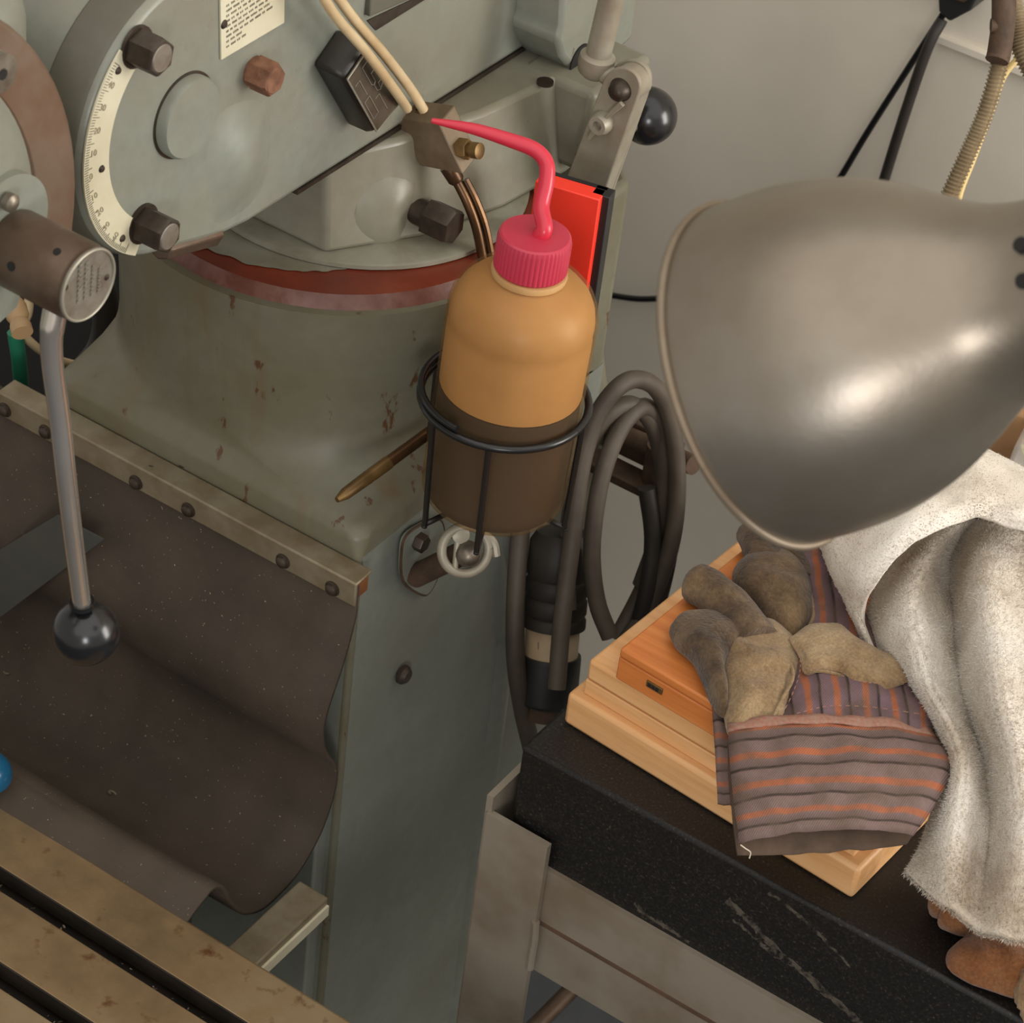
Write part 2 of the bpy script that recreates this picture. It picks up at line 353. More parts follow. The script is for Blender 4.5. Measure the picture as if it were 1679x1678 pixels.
# painted side of the lower column, a slightly proud cover plate with its screw
c = B(); c.box((XS, (YC+.004+1.44)/2, .477), (.0008, 1.44-YC-.004, .954)); sp = obj('side_panel', c, 'side', mill)
obj('front_panel', B().box(((XL+XS+.024)/2-.002, YC, .46), (XS-XL-.030, .0008, .92)), 'side', mill)
q = PX(658, 1105, XS+.003); obj('panel_screw', B().lathe([(.0075, 0), (.0075, .003), (.005, .006), (.0001, .0062)], q, XD, 16), 'bolt_dark', sp)
c = B(); rib = [(XS, YB-.085, .3), (XS, YB-.085, .985)]
obj('column_rib', B().tube([(XS-.012, 1.35, 0), (XS-.012, 1.35, .66), (XS-.014, 1.338, .76), (XS-.017, 1.315, .85), (XS-.024, 1.29, .9)], .018, 20), 'side', mill)
# dovetail way below the apron
obj('dovetail_way', B().box((-.82, YC-.006, .36), (.115, .014, .68)), 'side', mill, bevel=.002)
# red primer ring
def ring(r0, z0, r1, z1, seg=96):
    b = B(); b.grid([[Vector((CX+r*math.cos(t), CY+r*math.sin(t), z)) for t in [2*math.pi*i/seg for i in range(seg)]] for r, z in ((r0, z0), (r1, z1), (r1, z1-.004), (r0, z0-.004))], True); return b
pr = obj('primer_edge', ring(.1475, 1.1115, .1395, 1.121), 'chamfer', mill)
obj('primer_band', ring(.1395, 1.121, .1, 1.1215), 'red_primer', mill)
b = B(); rows = []
for i in range(97):                                              # unpainted grey remains round the clamp ring
    t = math.radians(-165+i*150/96); w = max(.1, (.134 if i < 45 else (.127 if i < 52 else .127-.010*(i-52)/14))+.0035*noise.noise(Vector((i*.31, .3, 0))))
    rows.append([Vector((CX+r*math.cos(t), CY+r*math.sin(t), 1.1219)) for r in (.1, w)])
b.grid(rows); obj('bare_band', b, 'disc', mill)
# clamp ring + turret
obj('turret_base', B().lathe([(.116, 0), (.119, .001), (.119, .004), (.117, .005)], (CX+.009, CY+.017, 1.1215), ZD, 72), 'disc', mill)
tz0, tz1 = 1.1265, 1.2
b = B(); lo = [(-1.01, 1.2), (-.849, 1.2), (-.812, 1.262), (-.793, 1.33), (-.786, 1.4), (-.79, 1.47), (-1.01, 1.47)]
hi = [(-1.01, 1.2), (-.853, 1.2), (-.832, 1.25), (-.812, 1.32), (-.80, 1.4), (-.80, 1.47), (-1.01, 1.47)]
b.grid([[Vector((x, y, tz0)) for x, y in lo], [Vector((x, y, tz1)) for x, y in hi]], True)
b.cap([vv for vv in b.b.verts][:7], True); b.cap([vv for vv in b.b.verts][7:]); turret = obj('turret', b, 'turret', mill, bevel=.004, seg=3)
obj('turret_lug', B().prism([(-.83, 1.392, 1.135), (-.768, 1.392, 1.135), (-.768, 1.47, 1.135), (-.83, 1.47, 1.135)], (0, 0, .066)), 'turret', mill, bevel=.006, seg=3)
q = PZ(893, 138, 1.2); obj('cap_screw', B().lathe([(.006, 0), (.006, .002)], (q.x, q.y, 1.2005), ZD, 16), 'bolt_dark', turret)
# turret clamp bolt
q = PX(672, 340, -.825); tb = B(); tb.lathe([(.042, -.016), (.034, -.006), (.027, .0), (.021, .0035), (.014, .0045)], q, XD, 40); obj('bolt_boss', tb, 'turret', mill)
h = obj('hex_bolt', B().cyl(q, q+XD*.018, .0095).hexhead(q+XD*.016, XD, .023, .021, .5), 'bolt_dark', mill); tag(h, 'dark oily clamp bolt on the turret')
# ram and knuckle
XR = -.838; RZ0 = 1.203
PC = Vector((XR, 1.034, 1.309))                                   # pivot pin centre
out = []
for a in range(90, 262, 5): out.append((PC.y+.0888*math.cos(math.radians(a)), PC.z+.0888*math.sin(math.radians(a))))
out += [(1.045, RZ0+.011), (1.075, RZ0+.003), (1.1, RZ0), (1.30, RZ0), (1.72, RZ0), (1.72, 1.42), (1.2, 1.42)]
b = B(); b.prism([(XR-.135, y, z) for y, z in out], (.135, 0, 0)); ram = obj('ram', b, 'ram', mill, bevel=.0045, seg=3)
obj('dovetail_strip', B().box((XR-.004, 1.43, RZ0-.0008), (.008, .56, .003)), 'bolt_dark', mill)
# bulge where the knuckle runs into the ram
b = B(); rows = []
for i in range(13):
    t = i/12; rr = []
    for j in range(9):
        s_ = j/8; y = 1.05+.075*t; z = RZ0+.008+(.098-.02*t)*s_
        rr.append(Vector((XR-.0008+.0105*math.sin(math.pi*t)**2*math.sin(math.pi*s_)**1.6, y, z)))
    rows.append(rr)
b.grid(rows); obj('knuckle_swelling', b, 'ram', mill)
obj('rear_housing', B().prism([PX(*p_, -.80) for p_ in ((922, 45), (914, 68), (922, 96), (940, 118), (972, 122), (1004, 94), (1038, 62), (1046, 0), (1050, -120), (930, -120))], (-.16, 0, 0)), 'ram', mill, bevel=.004)
q = PX(950, 100, -.80); obj('housing_recess', B().lathe([(.013, 0), (.013, .0012)], q, XD, 28), 'hole', mill)
obj('ram_cover', B().prism([PX(*p_, XR+.004) for p_ in ((605, 28), (690, -8), (800, -70), (620, -60), (608, 0))], (-.01, 0, 0)), 'darkcast', mill, bevel=.001)
obj('ram_groove', B().prism([PX(*p_, XR+.0008) for p_ in ((602, 34), (700, -12), (702, -4), (616, 50))], (-.004, 0, 0)), 'bolt_dark', mill)
# knuckle flange lip (dark rim behind the scale)
b = B(); b.lathe([(.088, 0), (.0905, .003), (.0905, .027), (.089, .03)], (XR-.035, PC.y, PC.z), XD, 96); obj('knuckle_rim', b, 'darkcast', mill)
obj('pivot_pin', B().lathe([(.0255, -.005), (.0255, .005), (.024, .0075), (.0001, .0077)], PC, XD, 48), 'ram', mill)
obj('pin_gap', B().lathe([(.0272, -.004), (.0272, .0006)], PC, XD, 48), 'bolt_dark', mill)
for px, py, mt, rt, ln, nm in ((222, 76, 'bolt_dark', .3, .017, 'dark bolt with worn bright face at the top of the scale'), (414, 116, 'bolt_rust', .1, .015, 'rusty orange hex bolt below the instruction plate'), (232, 366, 'bolt_dark', .45, .019, 'dark bolt with worn bright face at the foot of the scale')):
    q = PX(px, py, XR); h = obj('hex_bolt', B().lathe([(.0128, 0), (.0128, .0018)] if mt == 'bolt_dark' else [(.0094, 0), (.0094, .002)], q, XD, 24).hexhead(q+XD*.002, XD, .020 if mt == 'bolt_dark' else .0185, ln, rt), mt, mill); tag(h, nm)
    obj('bolt_face', B().lathe([(.0084, 0), (.0078, .0006)], q+XD*(.002+ln), XD, 24), 'bolt_rust' if mt == 'bolt_rust' else 'bolt_face', h)
q0 = PX(262, 402, XR-.01); q1 = PX(345, 376, XR-.01)
obj('lock_stud', B().cyl(q0, q1, .0095, .011, 8), 'brown_steel', mill, bevel=.001)
# tilt scale
sc0 = B(); rows = []
for i in range(61):
    a = math.radians(131+i*(241-131)/60); rows.append([PC+Vector((.0012, r*math.cos(a), r*math.sin(a))) for r in (.0875, .0665)])
top = [r for r in rows]; 
vv_ = sc0.grid([[r[0]-XD*.0012, r[0], r[1], r[1]-XD*.0012] for r in top], True); sc0.cap(vv_[0]); sc0.cap(vv_[-1]); scale = obj('tilt_scale', sc0, 'plate', mill)
for s_, px, py in (('40', 182, 140), ('30', 168, 177), ('20', 159, 215), ('10', 153, 252), ('0', 149, 290), ('10', 154, 323), ('20', 164, 347), ('30', 174, 371), ('40', 189, 388)):
    q = PX(px, py, XR+.0014); rad = (q-PC); rad.x = 0; rad.normalize(); text('numeral', s_, .0056, 'numink', scale, q, -rad, Vector((0, rad.z, -rad.y)))
tk = B()
for i in range(0, 91):
    a = math.radians(136+i*1.08); L = .006 if i % 10 == 0 else (.0045 if i % 5 == 0 else .003); rv = Vector((0, math.cos(a), math.sin(a))); tv = Vector((0, -math.sin(a), math.cos(a)))*.00016
    o_ = PC+Vector((.0014, 0, 0)); tk.prism([o_+rv*.087-tv, o_+rv*.087+tv, o_+rv*(.087-L)+tv, o_+rv*(.087-L)-tv], (.0002, 0, 0))
tag(obj('tick_marks', tk, 'ink', scale), kind='stuff')
for px, py in ((193, 116), (166, 277), (200, 391)):
    q = PX(px, py, XR+.0013); obj('rivet', B().lathe([(.0024, 0), (.0018, .001), (.0001, .0013)], q, XD, 12), 'bolt_dark', scale)
# instruction plate
ip = obj('instruction_plate', B().prism([PX(*p_, XR+.0003) for p_ in ((360, 97), (463, 36), (464, -60), (358, -60))], (.0012, 0, 0)), 'plate', mill)
q = PX(367, 40, XR+.0015); obj('rivet', B().lathe([(.003, 0), (.002, .001), (.0001, .0012)], q, XD, 12), 'bolt_dark', ip)
a_, b_ = PX(371, 79, XR+.0017), PX(449, 27, XR+.0017); dd = b_-a_; dd.z *= 1; up_ = PX(371, 20, XR+.0017)-PX(371, 79, XR+.0017); up_.normalize(); ln = dd.length; dd.normalize()
rnd = random.Random(3)
for i in range(9):
    t = B(); x = 0; base = a_+up_*(.0034*i*1.0); end = ln*(.34 if i < 2 else rnd.uniform(.84, 1))
    while x < end:
        w = rnd.uniform(.002, .006)
        n_ = max(2, int(w/.0011))
        for j in range(n_):
            o_ = base+dd*(x+w*j/n_); t.prism([o_, o_+dd*.0007, o_+dd*.0007+up_*rnd.uniform(.0011, .0016), o_+up_*.0013], (.0001, 0, 0))
        x += w+.0013
    tag(obj('text_line', t, 'ink', ip), kind='stuff')
# black case with data plate on the ram
XP = XR+.022; fc = [PX(*p_, XP) for p_ in ((564, 128), (600, 75), (657, 163), (614, 217))]; cc = sum(fc, Vector())/4
bk = [cc+(p_-cc)*1.13-XD*.0225 for p_ in fc]; mid = [cc+(p_-cc)*1.12-XD*.007 for p_ in fc]
b = B(); v = b.grid([bk, mid, fc], True); b.cap(v[0], True); b.cap(v[-1]); case = obj('switch_case', b, 'boxdark', mill, bevel=.003)
pl = obj('data_plate', B().prism([cc+(p_-cc)*.97+XD*.0005 for p_ in fc], (.001, 0, 0)), 'dataplate', case)
def edge_tube(pts, r, z=.0022): return B().tube([cc+(p_-cc)*1.0+XD*z for p_ in pts], r, 6, smooth=False)
lf = B(); lf.tube([cc+(p_-cc)*.96+XD*.0016 for p_ in fc+fc[:1]], 0.0006, 6, smooth=False)
ux = (fc[1]-fc[0]); vy = (fc[3]-fc[0])
def pu(u, v_): return fc[0]+ux*u+vy*v_+XD*.0018
for poly in ([(.95, .12), (.55, .12), (.55, .42), (.62, .46), (.7, .44), (.7, .3), (.9, .3), (.9, .42)], [(.62, .46), (.62, .56), (.72, .6), (.88, .56), (.88, .5), (.75, .5), (.75, .58)], [(.12, .5), (.34, .5), (.34, .8), (.12, .8), (.12, .5)], [(.45, .62), (.62, .62), (.62, .9)], [(.12, .2), (.3, .2), (.3, .45)]):
    lf.tube([pu(*p_) for p_ in poly], .00028, 5, smooth=False)
obj('emblem_lines', lf, 'plateline', case)
# ================================================================ quill head at the far left
hr = [(.76+r_*math.cos(math.radians(a_)), 1.321+r_*math.sin(math.radians(a_))) for r_, a_ in [(.162, a) for a in range(-15, 181, 5)]+[(.128, a) for a in range(180, -20, -6)]]
obj('head_ring', B().prism([(-.82, y_, z_) for y_, z_ in hr], (-.05, 0, 0)), 'browncast', mill, bevel=.003)
hd = B(); hd.lathe([(.129, -.012), (.126, .004), (.112, .015), (.09, .02), (.0001, .024)], (-.82, .757, 1.33), XD, 96); bmesh.ops.bisect_plane(hd.b, geom=hd.b.verts[:]+hd.b.edges[:]+hd.b.faces[:], plane_co=(0, 0, 1.28), plane_no=(0, 0, -1), clear_outer=True); obj('head_cover', hd, 'ram', mill)
q = PX(4, 122, -.79); obj('cover_boss', B().cyl(q-XD*.02, q, .0105), 'steel', mill); obj('boss_hole', B().cyl(q, q+XD*.0004, .003), 'hole', mill)
HB = PX(143, 467, -.745); HBK = HB-XD*.052
obj('hub_flange', B().lathe([(.03, -.006), (.03, 0)], HBK+Vector((0, -.002, .012)), XD, 40), 'ram', mill)
q = PX(16, 332, HBK.x+.004); obj('flange_screw', B().lathe([(.005, -.002), (.005, .002), (.003, .0035)], q, XD, 16), 'steel', mill)
hub = obj('feed_hub', B().lathe([(.0205, 0), (.0212, .002), (.0212, .046), (.0202, .0485), (.0202, .05), (.0208, .0515)], HBK, XD, 56), 'brown_steel', mill)
hp = obj('hub_plate', B().lathe([(.0207, 0), (.0207, .0012), (.0195, .0014), (.019, .0008), (.0001, .0008)], HB-XD*.0005, XD, 56), 'bolt_face', hub)
for px, py in ((108, 472), (175, 455)):
    q = PX(px, py, HB.x+.0006); obj('rivet', B().lathe([(.0018, 0), (.001, .0006)], q, XD, 10), 'bolt_dark', hp)
# raised, worn lettering rows (illegible in the photograph)
rl = B(); rnd = random.Random(5)
for kx in range(4):
    px = 128+kx*11; x0 = PX(px, 432+abs(kx-1)*4, HB.x+.0005); x1 = PX(px-3, 500-kx*6, HB.x+.0005); n_ = 8
    for j in range(n_):
        a_ = x0.lerp(x1, (j+.1)/n_); c_ = x0.lerp(x1, (j+.75)/n_); w_ = Vector((0, .0026, .0012))*rnd.uniform(.6, 1)
        rl.prism([a_, c_, c_+w_*.2, a_+w_*.2], (.0006, 0, 0)); rl.prism([a_, a_+(c_-a_)*.25, a_+(c_-a_)*.25+w_, a_+w_], (.0006, 0, 0))
obj('plate_rim', B().tube([HB+XD*.0007+Vector((0, math.cos(t)*.0198, math.sin(t)*.0198)) for t in [2*math.pi*i/48 for i in range(49)]], .0008, 8, 1, cap=False), 'plateline', hub)
tag(obj('raised_lettering', rl, 'plateline', hp), kind='stuff')
for px, py, rr in ((18, 437, .0026), (93, 413, .0022)):
    d_ = D(px, py, 1.0)-Vector(CAM); t_ = None
    o_ = Vector(CAM); ax_ = HBK; dyz = Vector((0, d_.y, d_.z)); oyz = Vector((0, o_.y-ax_.y, o_.z-ax_.z)); A_ = dyz.dot(dyz); B_ = 2*dyz.dot(oyz); C_ = oyz.dot(oyz)-.0212**2; t_ = (-B_-math.sqrt(max(0, B_*B_-4*A_*C_)))/(2*A_)
    hit = o_+d_*t_; nn = Vector((0, hit.y-ax_.y, hit.z-ax_.z)).normalized(); obj('set_screw', B().lathe([(rr, -.001), (rr, .0004)], hit, nn, 12), 'hole', hub)
# feed lever with ball
XLV = HB.x-.014
lp = [PX(*p_, XLV) for p_ in ((92, 500), (84, 548), (86, 600), (98, 690), (110, 800), (122, 900), (134, 992))]
lev = obj('feed_lever', B().tube(lp, lambda t: .0062-.0008*t+.0004*(t < .15), 20), 'chrome', mill)
q = PX(140, 1037, XLV); obj('ball_knob', B().sphere(q, .0198, 40, 20).lathe([(.007, 0), (.0075, .003), (.0065, .004)], PX(134, 986, XLV), q-PX(134, 986, XLV), 20), 'blackball', lev)
# head body below the ring, hidden neck to the ram
obj('head_body', B().box((-.93, .86, 1.33), (.14, .17, .2)), 'ram', mill, bevel=.03, seg=4)
# grease line fittings left of the column
obj('elbow_fitting', B().lathe([(.0065, 0), (.0078, .004), (.0078, .012), (.006, .016), (.0074, .02), (.0074, .026)], PX(22, 496, -1.02), PX(36, 545, -1.0)-PX(22, 496, -1.02), 20), 'beige', mill)
# ================================================================ rubber apron with clamp rail
apron = thing('rubber_apron', 'dusty black rubber sheet sagging from an aluminium rail to the table', 'way cover', (-1.0, 1.05, .69))
prof = [(1.121, .95), (1.119, .934), (1.117, .92), (1.106, .888), (1.092, .856), (1.0885, .835), (1.095, .81), (1.110, .784), (1.1155, .762), (1.112, .735), (1.102, .712), (1.081, .694), (1.058, .690), (1.035, .694), (1.010, .712), (.992, .738), (.981, .760), (.972, .7695), (.962, .7705), (.951, .765), (.943, .757)]
sp_ = spline([Vector((0, y, z)) for y, z in prof], 5); b = B()
xs = [-1.32, -1.2, -1.1, -1.0, -.9, -.83, -.78, -.7455]
rows = []
for x in xs: rows.append([Vector((x+.004*math.sin(i*.09)*(x > -.8), p_.y+.0015*math.sin(x*21+i*.12), p_.z+.002*math.sin(x*13+i*.05)*(0 < i < 90))) for i, p_ in enumerate(sp_)])
b.grid(rows); obj('rubber_sheet', b, 'rubber', apron, solid=.0032, angle=60, fix=True)
XE = -.743
obj('clamp_rail', B().prism([(-1.066, 1.113, .9515), (-1.066, 1.113, .931), (-1.066, 1.1155, .931), (-1.066, 1.1155, .949), (-1.066, 1.1312, .9505), (-1.066, 1.1312, .953)], (1.066+XE, 0, 0)), 'rail', apron, bevel=.0012)
obj('wood_filler', B().box((-.906, 1.1235, .941), (.322, .0145, .014)), 'stainwood', apron, bevel=.001)
for px, py in ((8, 672), (75, 708), (223, 791), (309, 836), (464, 920), (545, 965)):
    q = PY(px, py, 1.113); s_ = obj('rail_screw', B().lathe([(.0058, 0), (.0058, .0008), (.0045, .0012), (.0042, .0032), (.0025, .0045), (.0001, .0047)], q, -YD, 16), 'bolt_dark', apron)
fl = B(); rnd = random.Random(21)
for px, py, sz in ((256, 733, .006), (300, 766, .006), (247, 765, .003), (176, 695, .004), (420, 828, .004), (508, 870, .003), (92, 640, .002), (330, 775, .002), (372, 800, .002), (560, 905, .002)):
    q = PZ(px, py, .9533); t_ = rnd.uniform(-.4, .9); d_ = Vector((math.cos(t_), math.sin(t_), 0))*sz*.6; e_ = Vector((-d_.y, d_.x, 0))*.3
    fl.prism([q-d_, q-e_, q+d_, q+e_], (0, 0, .0006))
tag(obj('rail_flecks', fl, 'bolt_dark', apron), kind='stuff')
obj('flap_patch', B().prism([PY(*p_, 1.0845) for p_ in ((-40, 925), (92, 846), (168, 886), (0, 1012), (-40, 1040))], (0, .002, 0)), 'patch', apron)
def on_sheet(px, py):
    d_ = ray(px, py); best = None
    for a, b2 in zip(sp_[:-1], sp_[1:]):
        A_ = np.array([[d_[1], -(b2.y-a.y)], [d_[2], -(b2.z-a.z)]]); 
        if abs(np.linalg.det(A_)) < 1e-9: continue
        t_, u_ = np.linalg.solve(A_, np.array([a.y-CAM[1], a.z-CAM[2]]))
        if 0 <= u_ <= 1 and (best is None or t_ < best): best = t_
    return Vector(CAM+d_*best)
for i, (px, py, lab) in enumerate(((90, 1165, 'tiny curled metal shaving on the upper left of the rubber sheet'), (186, 1306, 'tiny curled metal shaving low in the trough of the rubber sheet'), (14, 1108, 'small crumb of metal swarf at the left edge of the rubber sheet'))):
    q = on_sheet(px, py)+Vector((0, -.001, .004))
    tag(obj('metal_shaving', B().tube([q+Vector((.0035*math.cos(a_*.9+i), .0022*math.sin(a_*.9+i), .0008*a_-.002)) for a_ in range(5)], .0008, 6, 4), 'rail'), lab, 'shaving')
# ================================================================ table
TZ, TB = .762, .947
tab = thing('milling_table', 'brown oily iron table with two dark T slots below the rubber apron', 'machine table', (-.8, .8, 0))
S = [(.9025, .886), (.840, .8235)]
pf = [(TB, TZ-.05), (TB, TZ-.003), (TB-.003, TZ)]
for a_, c_ in S: pf += [(a_, TZ), (a_, TZ-.014), (a_+.007, TZ-.014), (a_+.007, TZ-.026), (c_-.007, TZ-.026), (c_-.007, TZ-.014), (c_, TZ-.014), (c_, TZ)]
pf += [(.74, TZ), (.74, TZ-.05)]
obj('table_top', B().prism([(-1.5, y, z) for y, z in pf], (1.15, 0, 0)), 'table', tab, bevel=.0008)
for a_, c_ in S: obj('slot_wall_shade', B().box((-.93, a_-.0006, TZ-.0072), (1.14, .0012, .0138)), 'slot', tab); obj('slot_floor', B().box((-.93, (a_+c_)/2, TZ-.0235), (1.14, a_-c_+.01, .004)), 'slot', tab)  # added thin plates put oil and shade into the far wall colour
b = B(); rnd = random.Random(11)
for i in range(260):
    a_, c_ = S[i % 2]; q = Vector((rnd.uniform(-1.05, -.6), rnd.uniform(c_, a_), TZ-.021)); r_ = rnd.uniform(.0004, .0011)
    t_ = rnd.uniform(0, 6); e_ = Vector((math.cos(t_), math.sin(t_), rnd.uniform(0, .6)))*r_*2
    b.prism([q, q+e_, q+e_+Vector((0, 0, r_)), q+Vector((0, 0, r_))], (r_, r_, 0))
tag(obj('metal_chips', b, 'rail', tab), kind='stuff')
obj('saddle', B().box((-.93, .86, .6), (.34, .16, .225)), 'bolt_dark', tab, bevel=.004)  # coloured dark to stand for the shade in the cavity
obj('knee', B().box((-.91, .94, .34), (.28, .36, .32)), 'side', tab, bevel=.006)
obj('knee_post', B().cyl((-.91, .9, 0), (-.91, .9, .2), .05), 'steel', tab)
b = B(); b.box((-.728, .99, .692), (.026, .16, .016)); obj('way_bar', b, 'rail', tab, bevel=.0015)
obj('bar_edge', B().box((-.7145, .99, .688), (.003, .158, .010)), 'plate', tab)
# ================================================================ brass nozzle, oil manifold
q0, q1 = PX(552, 820, XS+.004), PX(712, 705, XS+.012); q0 = D(552, 820, 1.735); q1 = D(712, 703, 1.79)
nz = thing('coolant_nozzle', 'pointed brass nozzle pipe lying behind the wash bottle above the ledge', 'nozzle', q0)
obj('nozzle_tip', B().lathe([(.002, 0), (.0042, .008), (.0048, .03), (.0045, .032), (.0048, .034), (.0048, .05)], q0, q1-q0, 14), 'brass', nz)
obj('nozzle_pipe', B().cyl(q0+(q1-q0).normalized()*.048, q1, .0043), 'copper', nz)
man = thing('oil_manifold', 'small zinc oil distributor block with two nylon tubes and brass fittings', 'manifold', PY(700, 235, 1.25))
YM = 1.262
blk = obj('manifold_block', B().prism([PY(*p_, YM) for p_ in ((645, 193), (719, 203), (758, 286), (688, 272), (676, 250))], (0, .017, .007)), 'block', man, bevel=.0008)
def fit(px, py, y, ax, r=.0052, l=.014):
    q = PY(px, py, y); ax = Vector(ax).normalized()
    return obj('brass_fitting', B().hexhead(q, ax, r*2, l*.5, .3).lathe([(r*.62, l*.5), (r*.62, l*.62), (r*.9, l*.66), (r*.9, l), (r*.5, l*1.05)], q, ax, 14), 'brass', man)
xb = (PY(719, 203, YM)-PY(645, 193, YM)).normalized(); zb = (PY(645, 193, YM)-PY(688, 272, YM)).normalized()
fit(646, 205, YM+.004, -xb, .0048, .009); fit(676, 243, YM+.004, -xb, .0048, .009); fit(752, 243, YM+.008, xb, .0062, .017); 
f1 = fit(664, 184, YM+.006, zb, .004, .008); f2 = fit(694, 187, YM+.010, zb, .004, .008)
t1 = [D(*p_) for p_ in ((500, -60, 1.52), (545, 20, 1.55), (600, 85, 1.6), (648, 150, 1.65), (667, 178, 1.69))]
t2 = [D(*p_) for p_ in ((515, -60, 1.53), (575, 25, 1.58), (630, 90, 1.63), (672, 145, 1.68), (694, 180, 1.70))]
obj('nylon_tube', B().tube(t1, .0033), 'tube', man); obj('nylon_tube', B().tube(t2, .0033), 'tube', man)
cp = [PY(px, py, YM+.008+k_*.001) for k_, (px, py) in enumerate(((734, 272), (748, 296), (766, 332), (781, 374), (792, 428)))]
obj('outlet_pipe', B().tube(cp, .0036).tube([p_+Vector((.0045, .004, .001)) for p_ in cp[1:]], .0026, 8).lathe([(.0062, 0), (.0056, .011), (.0042, .013)], cp[0], cp[1]-cp[0], 12), 'copper', man)
# ================================================================ wire holder and wash bottle
BC = D(815, 750, 1.75); BX, BY = BC.x, BC.y; ZB = 1.002
hold = thing('wire_bottle_holder', 'black wire ring holder clasping the wash bottle', 'holder', (BX, BY, ZB-.004))
ZR = 1.083; RR = .0555
obj('ring', B().tube([(BX+RR*math.cos(t), BY+RR*math.sin(t), ZR) for t in [2*math.pi*i/48 for i in range(49)]], .0028, 10, 1, cap=False), 'blackwire', hold)
obj('upper_ring', B().tube([(BX+RR*math.cos(t), BY+RR*math.sin(t), ZR+.006) for t in [math.radians(110+i*5) for i in range(33)]], .0024, 10, 1), 'blackwire', hold)
for px, py in ((800, 738), (705, 690), (938, 690), (905, 615)):
    q = PZ(px, py, ZR); d_ = Vector((q.x-BX, q.y-BY, 0)).normalized()*RR; t_ = Vector((BX, BY, 0))
    obj('wire', B().tube([t_+d_+ZD*ZR, t_+d_*.96+ZD*(ZB-.002), t_+d_*.94+ZD*(ZB-.007), t_+d_*.6+ZD*(ZB-.004), t_+ZD*(ZB-.004)], .0021, 8, 3), 'blackwire', hold)
obj('wall_hook', B().tube([(BX-RR*.97, BY, ZR), (XS+.002, BY+.002, ZR+.002), (XS+.002, BY+.002, ZR-.06)], .0024, 8, 1, smooth=False), 'blackwire', hold)
bot = thing('wash_bottle', 'tan translucent squeeze bottle half full of dark oil with red cap', 'bottle', (BX, BY, ZB))
def bw_(prof): return [(r, h) for r, h in prof]
outer = [(.0001, 0), (.042, 0), (.0465, .0015), (.0485, .005), (.0492, .012), (.0492, .138), (.0484, .1415), (.0490, .145), (.0488, .152), (.0474, .159), (.0440, .1665), (.0385, .1725), (.031, .177), (.0235, .1795), (.0212, .182), (.021, .194)]
obj('bottle_body', B().lathe(outer, (BX, BY, ZB), ZD, 64, cap=False), 'bottle', bot, angle=60)
obj('tan_liner', B().lathe([(.0472, .0935), (.0474, .137), (.0466, .1415), (.0472, .145), (.0470, .151), (.0456, .158), (.0424, .165), (.037, .171), (.030, .1752), (.0225, .178), (.0195, .182), (.0192, .194)], (BX, BY, ZB), ZD, 48, cap=False), 'opaque_tan', bot, angle=60)  # added liner blocks the view through the wall above the oil
obj('neck_ring', B().lathe([(.0215, .1785), (.0242, .1795), (.0246, .1815), (.0242, .1838), (.0215, .1845)], (BX, BY, ZB), ZD, 48), 'opaque_tan', bot)
obj('oil_fill', B().lathe([(.0001, .002), (.041, .002), (.0455, .0035), (.0466, .008), (.0472, .014), (.0472, .092), (.0001, .092)], (BX, BY, ZB), ZD, 48), 'liquid', bot)
seg = 144; cpz = ((.0225, .1845), (.0238, .186), (.0238, .206), (.0228, .2095), (.0215, .2105), (.0001, .211)); x, y, z = XD, YD, ZD; rows = []
for r, h in cpz: rows.append([Vector((BX, BY, ZB+h))+(x*math.cos(t)+y*math.sin(t))*(r-(.0006 if (i % 3 == 0 and .185 < h < .207) else 0)) for i, t in enumerate([2*math.pi*i/seg for i in range(seg)])])
c = B(); v = c.grid(rows, True); c.cap(v[0], True); cap_ = obj('screw_cap', c, 'red_cap', bot, angle=25)
top_ = Vector((BX, BY, ZB+.210))
spx = [top_+Vector((.003, 0, -.001)), top_+Vector((.0045, .002, .006))]
dtop = (np.array(top_)-CAM) @ R[:, 2]
spx += [D(px, py, dtop) for px, py in ((869, 337), (876, 294), (874, 264), (854, 243), (813, 229), (758, 214), (718, 207), (684, 202))]
bot.rotation_euler = (0, 0, 0)
spt = obj('spout', B().tube(spx, lambda t: .0053 if t < .2 else (.0053-.0004*(t-.2)/.4 if t < .6 else .0049-.0032*((t-.6)/.4)**1.3), 16, 8), 'red_spout', bot)
tilt = Matrix.Rotation(math.radians(2.2), 4, Vector(R[:, 2]))       # the bottle leans a little in its ring
bot.matrix_basis = Matrix.Translation((BX, BY, ZB)) @ tilt
# ================================================================ orange red plastic case
a_, b_ = PZ(877, 297, 1.174), PZ(992, 331, 1.174); w_ = (b_-a_); wl = w_.length; w_.normalize(); n_ = Vector((-w_.y, w_.x, 0))
rc = thing('plastic_case', 'bright orange red plastic case with black back strip behind the wash bottle', 'case', a_-ZD*.13)
obj('case_body', B().prism([a_, b_-w_*.004, b_-w_*.004+n_*.014, a_+n_*.014], (0, 0, -.13)), 'orange_case', rc, bevel=.0008)
obj('case_back', B().prism([b_-w_*.012+n_*.006, b_+w_*.0012+n_*.006, b_+w_*.0012+n_*.018, b_-w_*.012+n_*.018], (0, 0, -.13)), 'blackplastic', rc, bevel=.0006)
obj('case_clip', B().prism([a_+n_*.014-w_*.001, b_-w_*.004+n_*.014, b_-w_*.004+n_*.018, a_-w_*.001+n_*.018], (0, 0, -.128)), 'blackplastic', rc)
